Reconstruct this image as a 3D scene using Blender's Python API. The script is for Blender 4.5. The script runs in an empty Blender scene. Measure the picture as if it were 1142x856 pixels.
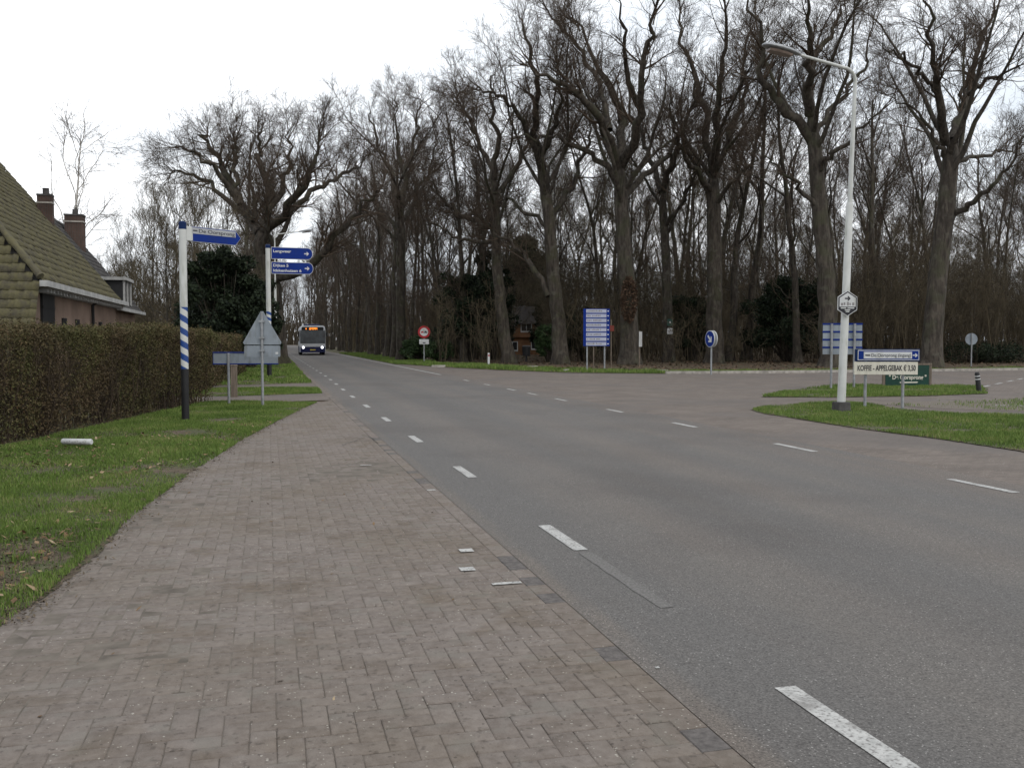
import bpy, math, random
import numpy as np
from mathutils import Vector, Matrix

R = math.radians
PI = math.pi
rng = np.random.default_rng(11)
random.seed(5)
C = bpy.context.scene.collection
SC = bpy.context.scene

# ------------------------------------------------------------------ camera
F, CX, CY, EYE = 1050.0, 571.0, 428.0, 1.55      # focal length in photo pixels, photo centre, eye height
PITCH = math.atan(49 / F)
YAW = math.atan(272 / F * math.cos(PITCH))        # the road runs along +Y, the camera is turned to its right
cd = bpy.data.cameras.new('camera')
cam = bpy.data.objects.new('camera', cd); C.objects.link(cam)
cd.sensor_width = 36.0; cd.lens = 36.0 * F / 1142.0
cd.clip_start = 0.05; cd.clip_end = 3000
cam.location = (0, 0, EYE)
cam.rotation_euler = (PI / 2 - PITCH, 0, -YAW)
SC.camera = cam

# ------------------------------------------------------------------ sky, sun, exposure
SUN_EL, SUN_AZ = R(42), R(150)
w = bpy.data.worlds.new('World'); SC.world = w; w.use_nodes = True
nt = w.node_tree; nt.nodes.clear()
def wn(t, **k):
    n = nt.nodes.new(t)
    for a, b in k.items(): setattr(n, a, b)
    return n
out = wn('ShaderNodeOutputWorld'); bg = wn('ShaderNodeBackground'); bg.inputs[1].default_value = 0.12
sky = wn('ShaderNodeTexSky', sky_type='NISHITA', sun_disc=False, sun_elevation=SUN_EL, sun_rotation=SUN_AZ)
sky.air_density = 1.2; sky.dust_density = 4.0; sky.ozone_density = 1.0
tc = wn('ShaderNodeTexCoord'); mp = wn('ShaderNodeMapping'); mp.inputs['Scale'].default_value = (1.5, 1.5, 4.0)
nz = wn('ShaderNodeTexNoise'); nz.inputs['Scale'].default_value = 1.3; nz.inputs['Detail'].default_value = 5
cr = wn('ShaderNodeValToRGB')
cr.color_ramp.elements[0].position = 0.34; cr.color_ramp.elements[0].color = (6.6, 7.15, 7.8, 1)
cr.color_ramp.elements[1].position = 0.66; cr.color_ramp.elements[1].color = (11.5, 11.6, 11.8, 1)
mx = wn('ShaderNodeMix', data_type='RGBA'); mx.inputs[0].default_value = 0.88       # an almost closed cloud cover
nt.links.new(tc.outputs['Generated'], mp.inputs[0]); nt.links.new(mp.outputs[0], nz.inputs['Vector'])
nt.links.new(nz.outputs['Fac'], cr.inputs[0])
nt.links.new(sky.outputs[0], mx.inputs[6]); nt.links.new(cr.outputs[0], mx.inputs[7])
nt.links.new(mx.outputs[2], bg.inputs[0]); nt.links.new(bg.outputs[0], out.inputs[0])
sl = bpy.data.lights.new('sun', 'SUN'); sl.energy = 0.6; sl.angle = R(22); sl.color = (1.0, 0.96, 0.9)
so = bpy.data.objects.new('sun', sl); C.objects.link(so)
so.rotation_euler = (PI / 2 - SUN_EL, 0, PI - SUN_AZ)
SC.view_settings.view_transform = 'Standard'
SC.view_settings.look = 'None'; SC.view_settings.gamma = 1.0
SC.view_settings.exposure = 0.25
SC.render.engine = 'CYCLES'
SC.cycles.max_bounces = 6; SC.cycles.diffuse_bounces = 3; SC.cycles.transparent_max_bounces = 8

# ------------------------------------------------------------------ survey: photo sighting -> point in the place
_cp, _sp, _cy, _sy = math.cos(PITCH), math.sin(PITCH), math.cos(YAW), math.sin(YAW)
def ray(px, py):
    x = (px - CX) / F; y = -(py - CY) / F
    a, b, c = x, _cp + y * _sp, -_sp + y * _cp
    return (a * _cy + b * _sy, -a * _sy + b * _cy, c)
def gp(px, py, z=0.0):
    d = ray(px, py); t = (z - EYE) / d[2]
    return (d[0] * t, d[1] * t)
def at(px, py, Y):
    d = ray(px, py); t = Y / d[1]
    return np.array((d[0] * t, Y, EYE + d[2] * t))

# ------------------------------------------------------------------ materials
def mat(name, cols, scale=6.0, rough=0.9, bump=0.0, bscale=None, detail=6.0, stretch=None, metal=0.0, spec=0.3, island=0.0, objrand=0.0, dist=0.02):
    """noise-mottled material; cols = [(pos, rgb), ...]"""
    m = bpy.data.materials.new(name); m.use_nodes = True
    n = m.node_tree.nodes; L = m.node_tree.links
    b = n['Principled BSDF']; b.inputs['Roughness'].default_value = rough; b.inputs['Metallic'].default_value = metal
    b.inputs['Specular IOR Level'].default_value = spec
    t = n.new('ShaderNodeTexCoord'); v = t.outputs['Object']
    if stretch:
        mp = n.new('ShaderNodeMapping'); mp.inputs['Scale'].default_value = stretch; L.new(v, mp.inputs[0]); v = mp.outputs[0]
    nz = n.new('ShaderNodeTexNoise'); nz.inputs['Scale'].default_value = scale; nz.inputs['Detail'].default_value = detail
    nz.inputs['Roughness'].default_value = 0.6
    L.new(v, nz.inputs['Vector'])
    f = nz.outputs['Fac']
    if island or objrand:
        src = n.new('ShaderNodeNewGeometry').outputs['Random Per Island'] if island else n.new('ShaderNodeObjectInfo').outputs['Random']
        k = island or objrand
        ma = n.new('ShaderNodeMath'); ma.operation = 'MULTIPLY_ADD'; ma.inputs[1].default_value = k; ma.inputs[2].default_value = -k / 2
        L.new(src, ma.inputs[0]); ad = n.new('ShaderNodeMath'); ad.operation = 'ADD'; L.new(f, ad.inputs[0]); L.new(ma.outputs[0], ad.inputs[1]); f = ad.outputs[0]
    r = n.new('ShaderNodeValToRGB'); e = r.color_ramp.elements
    while len(e) < len(cols): e.new(0.5)
    for i, (p, c) in enumerate(cols):
        e[i].position = p; e[i].color = (*c, 1)
    L.new(f, r.inputs[0]); L.new(r.outputs[0], b.inputs['Base Color'])
    if bump:
        n2 = n.new('ShaderNodeTexNoise'); n2.inputs['Scale'].default_value = bscale or scale * 4; n2.inputs['Detail'].default_value = 5
        L.new(v, n2.inputs['Vector'])
        bp = n.new('ShaderNodeBump'); bp.inputs['Strength'].default_value = bump; bp.inputs['Distance'].default_value = dist
        L.new(n2.outputs['Fac'], bp.inputs['Height']); L.new(bp.outputs[0], b.inputs['Normal'])
    return m
def two(c, k=0.25, lo=0.35, hi=0.65):
    return [(lo, tuple(x * (1 - k) for x in c)), (hi, tuple(min(1, x * (1 + k)) for x in c))]
def overlay(m, scale, lo, hi, col, amount=1.0, stretch=None, kind='noise', detail=3, tint=None):
    """lay patches of another colour over a material (stains, moss, chips)"""
    n = m.node_tree.nodes; L = m.node_tree.links; b = n['Principled BSDF']
    old = b.inputs['Base Color'].links[0].from_socket
    t = n.new('ShaderNodeTexCoord'); v = t.outputs['Object']
    if stretch:
        mp = n.new('ShaderNodeMapping'); mp.inputs['Scale'].default_value = stretch; L.new(v, mp.inputs[0]); v = mp.outputs[0]
    if kind == 'noise':
        z = n.new('ShaderNodeTexNoise'); z.inputs['Scale'].default_value = scale; z.inputs['Detail'].default_value = detail; o = z.outputs['Fac']
    else:
        z = n.new('ShaderNodeTexVoronoi'); z.inputs['Scale'].default_value = scale; o = z.outputs['Distance']
    L.new(v, z.inputs['Vector'])
    mr = n.new('ShaderNodeMapRange'); mr.inputs[1].default_value = lo; mr.inputs[2].default_value = hi; mr.inputs[4].default_value = amount
    L.new(o, mr.inputs[0])
    x = n.new('ShaderNodeMix'); x.data_type = 'RGBA'; L.new(mr.outputs[0], x.inputs[0]); L.new(old, x.inputs[6]); x.inputs[7].default_value = (*col, 1)
    if tint: x.blend_type = 'MULTIPLY'; x.inputs[7].default_value = (*[c / tint for c in col], 1)      # keeps the grain underneath
    L.new(x.outputs[2], b.inputs['Base Color'])
    return m
def emit(name, col, s):
    m = bpy.data.materials.new(name); m.use_nodes = True; b = m.node_tree.nodes['Principled BSDF']
    b.inputs['Base Color'].default_value = (*col, 1); b.inputs['Emission Color'].default_value = (*col, 1); b.inputs['Emission Strength'].default_value = s
    return m

A = {}
def speckle(m, scale, size, share, col, amount=.85, patch=None):
    """stone chips: a random share of voronoi cells, gathered in patches"""
    n = m.node_tree.nodes; L = m.node_tree.links; b = n['Principled BSDF']; old = b.inputs['Base Color'].links[0].from_socket
    t = n.new('ShaderNodeTexCoord'); z = n.new('ShaderNodeTexVoronoi'); z.inputs['Scale'].default_value = scale; L.new(t.outputs['Object'], z.inputs['Vector'])
    sp = n.new('ShaderNodeSeparateColor'); L.new(z.outputs['Color'], sp.inputs[0])
    def mth(op, a, c):
        k = n.new('ShaderNodeMath'); k.operation = op; k.use_clamp = op != 'SUBTRACT'
        for i, v in enumerate((a, c)):
            if isinstance(v, (int, float)): k.inputs[i].default_value = v
            else: L.new(v, k.inputs[i])
        return k.outputs[0]
    lim = share
    if patch:
        q = n.new('ShaderNodeTexNoise'); q.inputs['Scale'].default_value = patch; q.inputs['Detail'].default_value = 4; L.new(t.outputs['Object'], q.inputs['Vector'])
        mr = n.new('ShaderNodeMapRange'); mr.inputs[1].default_value = .42; mr.inputs[2].default_value = .68; mr.inputs[3].default_value = share * .15; mr.inputs[4].default_value = share * 2.5; L.new(q.outputs['Fac'], mr.inputs[0]); lim = mr.outputs[0]
    sz = mth('MULTIPLY', sp.outputs[1], size)
    f = mth('MULTIPLY', mth('MULTIPLY', mth('LESS_THAN', sp.outputs[0], lim), mth('LESS_THAN', z.outputs['Distance'], sz)), amount)
    x = n.new('ShaderNodeMix'); x.data_type = 'RGBA'; L.new(f, x.inputs[0]); L.new(old, x.inputs[6]); x.inputs[7].default_value = (*col, 1)
    L.new(x.outputs[2], b.inputs['Base Color']); return m
A['litter'] = overlay(mat('leaf litter', [(0.3, (.035, .025, .015)), (0.5, (.075, .05, .03)), (0.7, (.12, .08, .05))], 9, bump=.8, bscale=30, dist=.05), 1.2, .52, .62, (.05, .065, .02), .6)
A['asphalt'] = mat('asphalt', [(0.32, (.060, .056, .053)), (0.5, (.104, .098, .092)), (0.68, (.160, .151, .142))], 105, rough=.85, bump=.35, bscale=260, detail=8, dist=.006)
overlay(A['asphalt'], 0.8, .45, .62, (.120, .112, .106), .5, stretch=(1.3, .07, 1), tint=.1)
overlay(A['asphalt'], 0.35, .5, .62, (.082, .080, .080), .6, tint=.1)
speckle(A['asphalt'], 105, .5, .085, (.31, .30, .28), .75, 1.5)
speckle(A['asphalt'], 80, .55, .08, (.035, .033, .032), .7)
def lane_band(m, x0, x1, soft, col, amt, scale=1.2):
    """a worn strip along the road between x0 and x1, broken up by noise"""
    n = m.node_tree.nodes; L = m.node_tree.links; b = n['Principled BSDF']; old = b.inputs['Base Color'].links[0].from_socket
    t = n.new('ShaderNodeTexCoord'); sp = n.new('ShaderNodeSeparateXYZ'); L.new(t.outputs['Object'], sp.inputs[0])
    mp = n.new('ShaderNodeMapping'); mp.inputs['Scale'].default_value = (1.5, .25, 1); L.new(t.outputs['Object'], mp.inputs[0])
    z = n.new('ShaderNodeTexNoise'); z.inputs['Scale'].default_value = scale; z.inputs['Detail'].default_value = 5; L.new(mp.outputs[0], z.inputs['Vector'])
    def mr(src, a, c, d, e):
        k = n.new('ShaderNodeMapRange'); k.interpolation_type = 'SMOOTHSTEP'
        for i, v in zip((1, 2, 3, 4), (a, c, d, e)): k.inputs[i].default_value = v
        L.new(src, k.inputs[0]); return k.outputs[0]
    def mul(a, c):
        k = n.new('ShaderNodeMath'); k.operation = 'MULTIPLY'; L.new(a, k.inputs[0]); L.new(c, k.inputs[1]); return k.outputs[0]
    f = mul(mul(mr(sp.outputs['X'], x0 - soft, x0 + soft, 0, 1), mr(sp.outputs['X'], x1 - soft, x1 + soft, 1, 0)), mr(z.outputs['Fac'], .3, .6, .25 * amt, amt))
    x = n.new('ShaderNodeMix'); x.data_type = 'RGBA'; L.new(f, x.inputs[0]); L.new(old, x.inputs[6]); x.blend_type = 'MULTIPLY'; x.inputs[7].default_value = (*[c / .102 for c in col], 1)
    L.new(x.outputs[2], b.inputs['Base Color'])
for x0, x1 in ((2.6, 3.3), (4.5, 5.1), (5.6, 6.2)): lane_band(A['asphalt'], x0, x1, .3, (.126, .120, .113), .5)
lane_band(A['asphalt'], 3.5, 4.2, .3, (.084, .082, .080), .4)
lane_band(A['asphalt'], 6.9, 7.9, .5, (.128, .113, .101), .6)
lane_band(A['asphalt'], 1.6, 1.80, .06, (.132, .119, .105), .5, 4)
A['paver'] = mat('concrete pavers', [(0.26, (.126, .104, .088)), (0.5, (.162, .137, .119)), (0.76, (.198, .171, .150))], 22, rough=.9, bump=.8, bscale=110, island=.20, detail=8, dist=.006)
speckle(A['paver'], 95, .55, .045, (.36, .34, .30), .8, 2.2)
speckle(A['paver'], 60, .6, .06, (.055, .046, .04), .6, 3)
overlay(A['paver'], 5, .55, .66, (.165, .15, .13), .6, detail=8)
overlay(A['paver'], 26, .60, .70, (.07, .058, .05), .6, detail=8)
overlay(A['paver'], 0.8, .42, .66, (.112, .108, .098), .7, tint=.13)
overlay(A['paver'], 2.6, .55, .68, (.095, .088, .076), .6, tint=.13, detail=6)
A['joint'] = mat('sandy joints', [(0.35, (.085, .072, .058)), (0.7, (.17, .147, .122))], 6)
A['paver_dark'] = mat('dark gutter bricks', two((.100, .090, .084), .3), 30, bump=.4, bscale=160, dist=.006)
A['soil'] = overlay(mat('verge soil', [(0.3, (.06, .045, .03)), (0.55, (.105, .082, .054)), (0.75, (.16, .13, .09))], 7, bump=.8, bscale=40, dist=.03), 2.2, .44, .56, (.050, .075, .020), .6)
A['gravel'] = mat('pale gravel', [(0.3, (.10, .085, .070)), (0.7, (.20, .172, .140))], 40, bump=.7, bscale=120, dist=.02)
A['paint'] = overlay(mat('road paint', [(0.3, (.30, .30, .285)), (0.6, (.44, .435, .415))], 25, rough=.8), 55, .50, .66, (.13, .12, .115), .85, detail=6)
overlay(A['paint'], 5, .52, .68, (.15, .14, .13), .6)
A['old_paint'] = mat('worn-off paint', two((.128, .122, .115), .35), 60)
A['kerb'] = mat('concrete kerb', two((.30, .28, .25), .3), 5)
A['bark'] = mat('bark', [(0.3, (.024, .020, .016)), (0.5, (.052, .043, .034)), (0.72, (.092, .077, .061))], 5, rough=.95, bump=1.0, bscale=16, stretch=(1, 1, .25), objrand=.12, dist=.05)
overlay(A['bark'], 1.1, .5, .64, (.042, .043, .021), .6)
A['bark_pale'] = mat('pale bark', [(0.3, (.028, .023, .019)), (0.5, (.055, .046, .037)), (0.72, (.098, .083, .067))], 5, rough=.95, bump=.8, bscale=16, stretch=(1, 1, .25), objrand=.1, dist=.04)
for k in ('bark', 'bark_pale'):
    overlay(A[k], 2.6, .54, .66, (.105, .098, .080), .45, detail=6)
    overlay(A[k], 7, .54, .62, (.018, .015, .012), .6, stretch=(1, 1, .18), detail=4)
overlay(A['bark_pale'], .9, .5, .64, (.052, .054, .030), .6)
A['twig'] = mat('twigs', [(0.3, (.036, .026, .018)), (0.7, (.092, .067, .047))], 3, island=.3)
A['twig_olive'] = mat('olive twigs', [(0.3, (.060, .050, .030)), (0.7, (.120, .098, .062))], 3, island=.3)
A['twig_birch'] = mat('pale birch twigs', [(0.3, (.14, .12, .105)), (0.7, (.26, .24, .22))], 3, island=.3)
A['birch'] = overlay(mat('birch bark', [(0.35, (.38, .36, .33)), (0.7, (.58, .56, .52))], 3), 3, .58, .64, (.05, .045, .04), .9, stretch=(.5, .5, 4))
A['brush'] = mat('brushwood', [(0.3, (.040, .031, .022)), (0.5, (.070, .056, .034)), (0.7, (.112, .090, .055))], 1.2, island=.4)
A['evergreen'] = mat('dark evergreen leaves', [(0.3, (.007, .011, .007)), (0.7, (.024, .035, .017))], 2, rough=.7, spec=.15, island=.4)
A['laurel'] = mat('laurel leaves', [(0.3, (.020, .040, .012)), (0.7, (.05, .085, .028))], 2, rough=.6, island=.4)
A['grass'] = mat('grass blades', [(0.22, (.054, .088, .015)), (0.48, (.098, .165, .026)), (0.68, (.150, .205, .046)), (0.84, (.24, .21, .10))], .9, rough=.7, island=.45)
A['dead_leaf'] = mat('dead leaves', [(0.3, (.10, .06, .03)), (0.6, (.20, .13, .07)), (.8, (.32, .25, .16))], 2, island=.6)
A['rust_leaf'] = mat('rusty dead leaves', [(0.3, (.045, .027, .016)), (0.7, (.105, .064, .040))], 2, island=.5)
A['crumb'] = mat('soil crumbs', [(0.3, (.05, .036, .024)), (0.7, (.13, .10, .065))], 2, island=.5)
A['wood_leaf'] = mat('wood floor leaves', [(0.3, (.055, .035, .02)), (0.7, (.13, .085, .052))], 2, island=.5)
A['hedge_leaf'] = mat('beech hedge leaves', [(0.25, (.038, .042, .014)), (0.45, (.072, .056, .024)), (0.6, (.082, .082, .029)), (0.8, (.125, .082, .043))], .8, island=.5)
overlay(A['hedge_leaf'], .75, .46, .6, (.078, .050, .030), .65, detail=5)
overlay(A['hedge_leaf'], 1.6, .56, .66, (.070, .082, .026), .55, detail=5)
A['hedge_twig'] = mat('hedge twigs', two((.05, .036, .024), .4), 2, island=.3)
A['white'] = overlay(mat('white enamel', two((.50, .51, .49), .06), 3, rough=.5, spec=.3), 2.5, .55, .75, (.30, .31, .25), .6, stretch=(1, 1, .3))
A['eave'] = mat('weathered white eaves paint', two((.33, .33, .32), .2), 4)
A['galv'] = mat('galvanised steel', two((.27, .28, .29), .18), 8, rough=.5, metal=.35)
A['signback'] = mat('grey sign back', two((.24, .27, .30), .14), 2.5, rough=.55, metal=.2)
A['blue'] = mat('sign blue', two((.0025, .022, .175), .08), 2, rough=.5, spec=.15)
A['blue_dark'] = mat('dark blue cap', two((.004, .018, .075), .1), 2, rough=.5, spec=.15)
A['board_white'] = mat('sign white', two((.52, .53, .53), .06), 3, rough=.5)
A['row'] = mat('directory rows', two((.36, .38, .47), .06), 3, rough=.5)
A['strip'] = mat('grey-white name strip', two((.34, .35, .36), .06), 3, rough=.5)
A['cream'] = mat('cream board', two((.56, .54, .46), .07), 3, rough=.6)
A['black'] = mat('black paint', two((.015, .015, .016), .2), 3, rough=.5)
A['green'] = mat('dark green board', two((.008, .042, .030), .15), 3, rough=.5)
A['red'] = mat('sign red', two((.34, .016, .022), .1), 3, rough=.45)
A['rust'] = mat('faded red tag', two((.15, .035, .025), .2), 5)
A['wood'] = mat('weathered wood', [(0.3, (.09, .07, .055)), (0.7, (.20, .165, .13))], 4, stretch=(6, 6, .6), bump=.4)
A['ink'] = mat('dark lettering', two((.03, .03, .035), .1), 3)
A['grey_ink'] = mat('faded lettering', two((.22, .21, .21), .2), 9)
A['brick'] = None
def brick_mat(name, c1, c2, mortar, scale=1.0, bw=.22, rh=.065, rough=.9, ms=.008, coord='Object', rot=None, noise=.6):
    m = bpy.data.materials.new(name); m.use_nodes = True; n = m.node_tree.nodes; L = m.node_tree.links
    b = n['Principled BSDF']; b.inputs['Roughness'].default_value = rough; b.inputs['Specular IOR Level'].default_value = .25
    t = n.new('ShaderNodeTexCoord'); mp = n.new('ShaderNodeMapping')
    if rot: mp.inputs['Rotation'].default_value = rot
    L.new(t.outputs[coord], mp.inputs[0])
    k = n.new('ShaderNodeTexBrick'); k.inputs['Scale'].default_value = scale
    k.inputs['Brick Width'].default_value = bw; k.inputs['Row Height'].default_value = rh; k.inputs['Mortar Size'].default_value = ms; k.inputs['Bias'].default_value = -.1
    k.inputs['Color1'].default_value = (*c1, 1); k.inputs['Color2'].default_value = (*c2, 1); k.inputs['Mortar'].default_value = (*mortar, 1)
    L.new(mp.outputs[0], k.inputs['Vector'])
    z = n.new('ShaderNodeTexNoise'); z.inputs['Scale'].default_value = 1.1; z.inputs['Detail'].default_value = 6; L.new(t.outputs[coord], z.inputs['Vector'])
    mr = n.new('ShaderNodeMapRange'); mr.inputs[1].default_value = .3; mr.inputs[2].default_value = .7; mr.inputs[3].default_value = 1 - noise / 2; mr.inputs[4].default_value = 1 + noise / 3
    L.new(z.outputs['Fac'], mr.inputs[0])
    x = n.new('ShaderNodeMix'); x.data_type = 'RGBA'; x.blend_type = 'MULTIPLY'; x.inputs[0].default_value = 1
    L.new(k.outputs['Color'], x.inputs[6]); L.new(mr.outputs[0], x.inputs[7]); L.new(x.outputs[2], b.inputs['Base Color'])
    bp = n.new('ShaderNodeBump'); bp.inputs['Strength'].default_value = .5; bp.inputs['Distance'].default_value = .006; bp.invert = True
    L.new(k.outputs['Fac'], bp.inputs['Height']); L.new(bp.outputs[0], b.inputs['Normal'])
    return m
A['brick'] = brick_mat('red brick', (.33, .155, .10), (.235, .108, .070), (.19, .135, .105), rot=(R(90), 0, R(90)))
A['brick_dark'] = brick_mat('sooty chimney brick', (.088, .055, .044), (.060, .041, .034), (.075, .066, .058), rot=(R(90), 0, R(90)))
A['brick_pale'] = brick_mat('orange brick', (.24, .11, .045), (.18, .085, .04), (.17, .13, .10), rot=(R(90), 0, 0))
A['junction'] = brick_mat('junction bricks', (.162, .136, .116), (.128, .107, .093), (.095, .081, .070), bw=.21, rh=.105, ms=.006, noise=.35)
speckle(A['junction'], 60, .6, .06, (.34, .31, .28), .7, 1.2)
overlay(A['junction'], .35, .5, .62, (.116, .103, .094), .6)
A['tile_moss'] = mat('mossy roof tiles', [(0.25, (.048, .042, .034)), (0.42, (.078, .070, .046)), (0.58, (.108, .098, .050)), (0.78, (.090, .076, .062))], 4.5, bump=.4, bscale=25, detail=8)
overlay(A['tile_moss'], 7, .54, .66, (.125, .115, .06), .5)
overlay(A['tile_moss'], 2.4, .58, .72, (.045, .040, .034), .7)
A['slate'] = mat('grey roof tiles', two((.065, .062, .060), .3), 5, bump=.4, bscale=30)

# ------------------------------------------------------------------ mesh helpers
def link(name, me, parent=None):
    o = bpy.data.objects.new(name, me); C.objects.link(o)
    if parent: o.parent = parent
    return o
def mesh_np(name, V, Q, m, parent=None, smooth=False):
    """V (n,3), Q (k,4) or (k,3) index array -> one mesh object"""
    V = np.ascontiguousarray(V, dtype=np.float32); Q = np.ascontiguousarray(Q, dtype=np.int32)
    me = bpy.data.meshes.new(name); k = Q.shape[1]
    me.vertices.add(len(V)); me.vertices.foreach_set('co', V.ravel())
    me.loops.add(Q.size); me.loops.foreach_set('vertex_index', Q.ravel())
    me.polygons.add(len(Q)); me.polygons.foreach_set('loop_start', np.arange(0, Q.size, k, dtype=np.int32))
    me.polygons.foreach_set('loop_total', np.full(len(Q), k, dtype=np.int32))
    if smooth: me.polygons.foreach_set('use_smooth', np.ones(len(Q), dtype=bool))
    me.update(calc_edges=True); me.materials.append(m)
    return link(name, me, parent)
class MB:
    def __init__(s): s.v = []; s.f = []
    def add(s, vs, fs):
        o = len(s.v); s.v += [tuple(map(float, x)) for x in vs]; s.f += [tuple(i + o for i in f) for f in fs]; return s
    def box(s, c, d, rz=0.0, taper=1.0, tilt=None):
        vs = []
        for z in (-1, 1):
            for x, y in ((-1, -1), (1, -1), (1, 1), (-1, 1)):
                k = taper if z > 0 else 1
                vs.append(Vector((x * d[0] / 2 * k, y * d[1] / 2 * k, z * d[2] / 2)))
        M = Matrix.Rotation(rz, 3, 'Z')
        if tilt: M = M @ Matrix.Rotation(tilt[0], 3, tilt[1])
        vs = [M @ v + Vector(c) for v in vs]
        return s.add(vs, [(0, 3, 2, 1), (4, 5, 6, 7), (0, 1, 5, 4), (1, 2, 6, 5), (2, 3, 7, 6), (3, 0, 4, 7)])
    def tube(s, pts, rad, n=12, caps=True):
        P = [Vector(p) for p in pts]
        if not hasattr(rad, '__len__'): rad = [rad] * len(P)
        vs = []; fs = []; nrm = None
        for i, p in enumerate(P):
            t = (P[min(i + 1, len(P) - 1)] - P[max(i - 1, 0)]).normalized()
            if nrm is None: nrm = t.orthogonal().normalized()
            nrm = (nrm - t * nrm.dot(t)).normalized(); b = t.cross(nrm)
            vs += [p + (nrm * math.cos(2 * PI * k / n) + b * math.sin(2 * PI * k / n)) * rad[i] for k in range(n)]
        for i in range(len(P) - 1):
            fs += [(i * n + k, i * n + (k + 1) % n, (i + 1) * n + (k + 1) % n, (i + 1) * n + k) for k in range(n)]
        if caps: fs += [tuple(range(n - 1, -1, -1)), tuple(range((len(P) - 1) * n, len(P) * n))]
        return s.add(vs, fs)
    def plate(s, outline, y0, y1):
        """outline in local x,z (anticlockwise seen from the front, which is -y), front face at y0, back at y1"""
        n = len(outline)
        vs = [(x, y0, z) for x, z in outline] + [(x, y1, z) for x, z in outline]
        fs = [tuple(range(n)), tuple(range(2 * n - 1, n - 1, -1))] + [(i, i + n, (i + 1) % n + n, (i + 1) % n) for i in range(n)]
        return s.add(vs, fs)
    def poly(s, pts, z):
        return s.add([(p[0], p[1], z) for p in pts], [tuple(range(len(pts)))])
    def build(s, name, m, parent=None, smooth=False, bevel=0.0):
        me = bpy.data.meshes.new(name); me.from_pydata(s.v, [], s.f); me.update()
        me.materials.append(m)
        if smooth:
            for p in me.polygons: p.use_smooth = True
            me.set_sharp_from_angle(angle=R(42))
        o = link(name, me, parent)
        if bevel:
            b = o.modifiers.new('bevel', 'BEVEL'); b.width = bevel; b.segments = 2; b.limit_method = 'ANGLE'
        return o
def tag(o, label=None, cat=None, group=None, kind=None):
    if label: o['label'] = label
    if cat: o['category'] = cat
    if group: o['group'] = group
    if kind: o['kind'] = kind
    return o
def thing(name, label, cat, loc=(0, 0, 0), rz=0.0, group=None):
    o = bpy.data.objects.new(name, None); C.objects.link(o); o.location = loc; o.rotation_euler = (0, 0, rz)
    return tag(o, label, cat, group)
def dup(root, loc, rz, scale=1.0, label=None, group=None):
    r = root.copy(); C.objects.link(r); r.location = loc; r.rotation_euler = (0, 0, rz)
    r.scale = scale if hasattr(scale, '__len__') else (scale,) * 3
    if label: r['label'] = label
    if group: r['group'] = group
    for ch in list(root.children):
        c = ch.copy(); C.objects.link(c); c.parent = r
    return r
def rect(x0, x1, z0, z1, r=0.0, n=4):
    if not r: return [(x0, z0), (x1, z0), (x1, z1), (x0, z1)]
    o = []
    for cx, cz, a in ((x1 - r, z0 + r, -90), (x1 - r, z1 - r, 0), (x0 + r, z1 - r, 90), (x0 + r, z0 + r, 180)):
        o += [(cx + r * math.cos(R(a + 90 * k / n)), cz + r * math.sin(R(a + 90 * k / n))) for k in range(n + 1)]
    return o
def disc(r, cz=0, cx=0, n=28): return [(cx + r * math.cos(2 * PI * k / n), cz + r * math.sin(2 * PI * k / n)) for k in range(n)]
def text(body, m, parent, x, z, y, h, width=None, align='LEFT', shear=0.0, bold=0.0):
    cu = bpy.data.curves.new('lettering', 'FONT'); cu.body = body; cu.size = h * 1.38; cu.extrude = .0015; cu.align_x = align; cu.shear = shear; cu.offset = bold
    o = bpy.data.objects.new('lettering', cu); C.objects.link(o); cu.materials.append(m)
    o.parent = parent; o.location = (x, y - .002, z); o.rotation_euler = (PI / 2, 0, 0)
    if width:
        bpy.context.view_layer.update()
        if o.dimensions.x > 0: o.scale = (width / o.dimensions.x, 1, 1)
    bpy.context.view_layer.update()
    me = bpy.data.meshes.new_from_object(o.evaluated_get(bpy.context.evaluated_depsgraph_get()))
    n = link('lettering', me, parent); n.location = o.location; n.rotation_euler = o.rotation_euler; n.scale = o.scale
    bpy.data.objects.remove(o); n.name = 'lettering'
    return n
def arrow(mb, x, z, s, y0, y1):
    """arrow pointing to local +x, s long, centre x,z"""
    t = s * .11
    mb.plate([(x - s / 2, z - t), (x + s * .34, z - t), (x + s * .34, z + t), (x - s / 2, z + t)], y0, y1)
    for k in (-1, 1):
        a = [(x + s / 2, z), (x + s * .08, z + k * s * .42), (x - s * .06, z + k * s * .30), (x + s * .26, z)]
        if k > 0: a = a[:1] + a[1:]
        mb.plate(a if k > 0 else a[::-1], y0 - .0008, y1)
    return mb

def pnoise(x, y, s=1.0, seed=0):
    r = np.random.default_rng(seed); v = np.zeros_like(x)
    for i in range(10):
        a = r.uniform(0, 2 * PI); k = s * r.uniform(.6, 3.2); v = v + np.sin((x * np.cos(a) + y * np.sin(a)) * k + r.uniform(0, 7)) / 3.2
    return v
def inside(poly, x, y):
    p = np.asarray(poly); c = np.zeros(len(x), bool); j = len(p) - 1
    for i in range(len(p)):
        xi, yi = p[i]; xj, yj = p[j]
        if yi != yj:
            c ^= ((yi > y) != (yj > y)) & (x < (xj - xi) * (y - yi) / (yj - yi) + xi)
        j = i
    return c
def scatter(poly, dens):
    p = np.asarray(poly); lo = p.min(0); hi = p.max(0); n = int((hi - lo).prod() * dens)
    x = rng.uniform(lo[0], hi[0], n); y = rng.uniform(lo[1], hi[1], n); k = inside(poly, x, y)
    return x[k], y[k]
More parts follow.
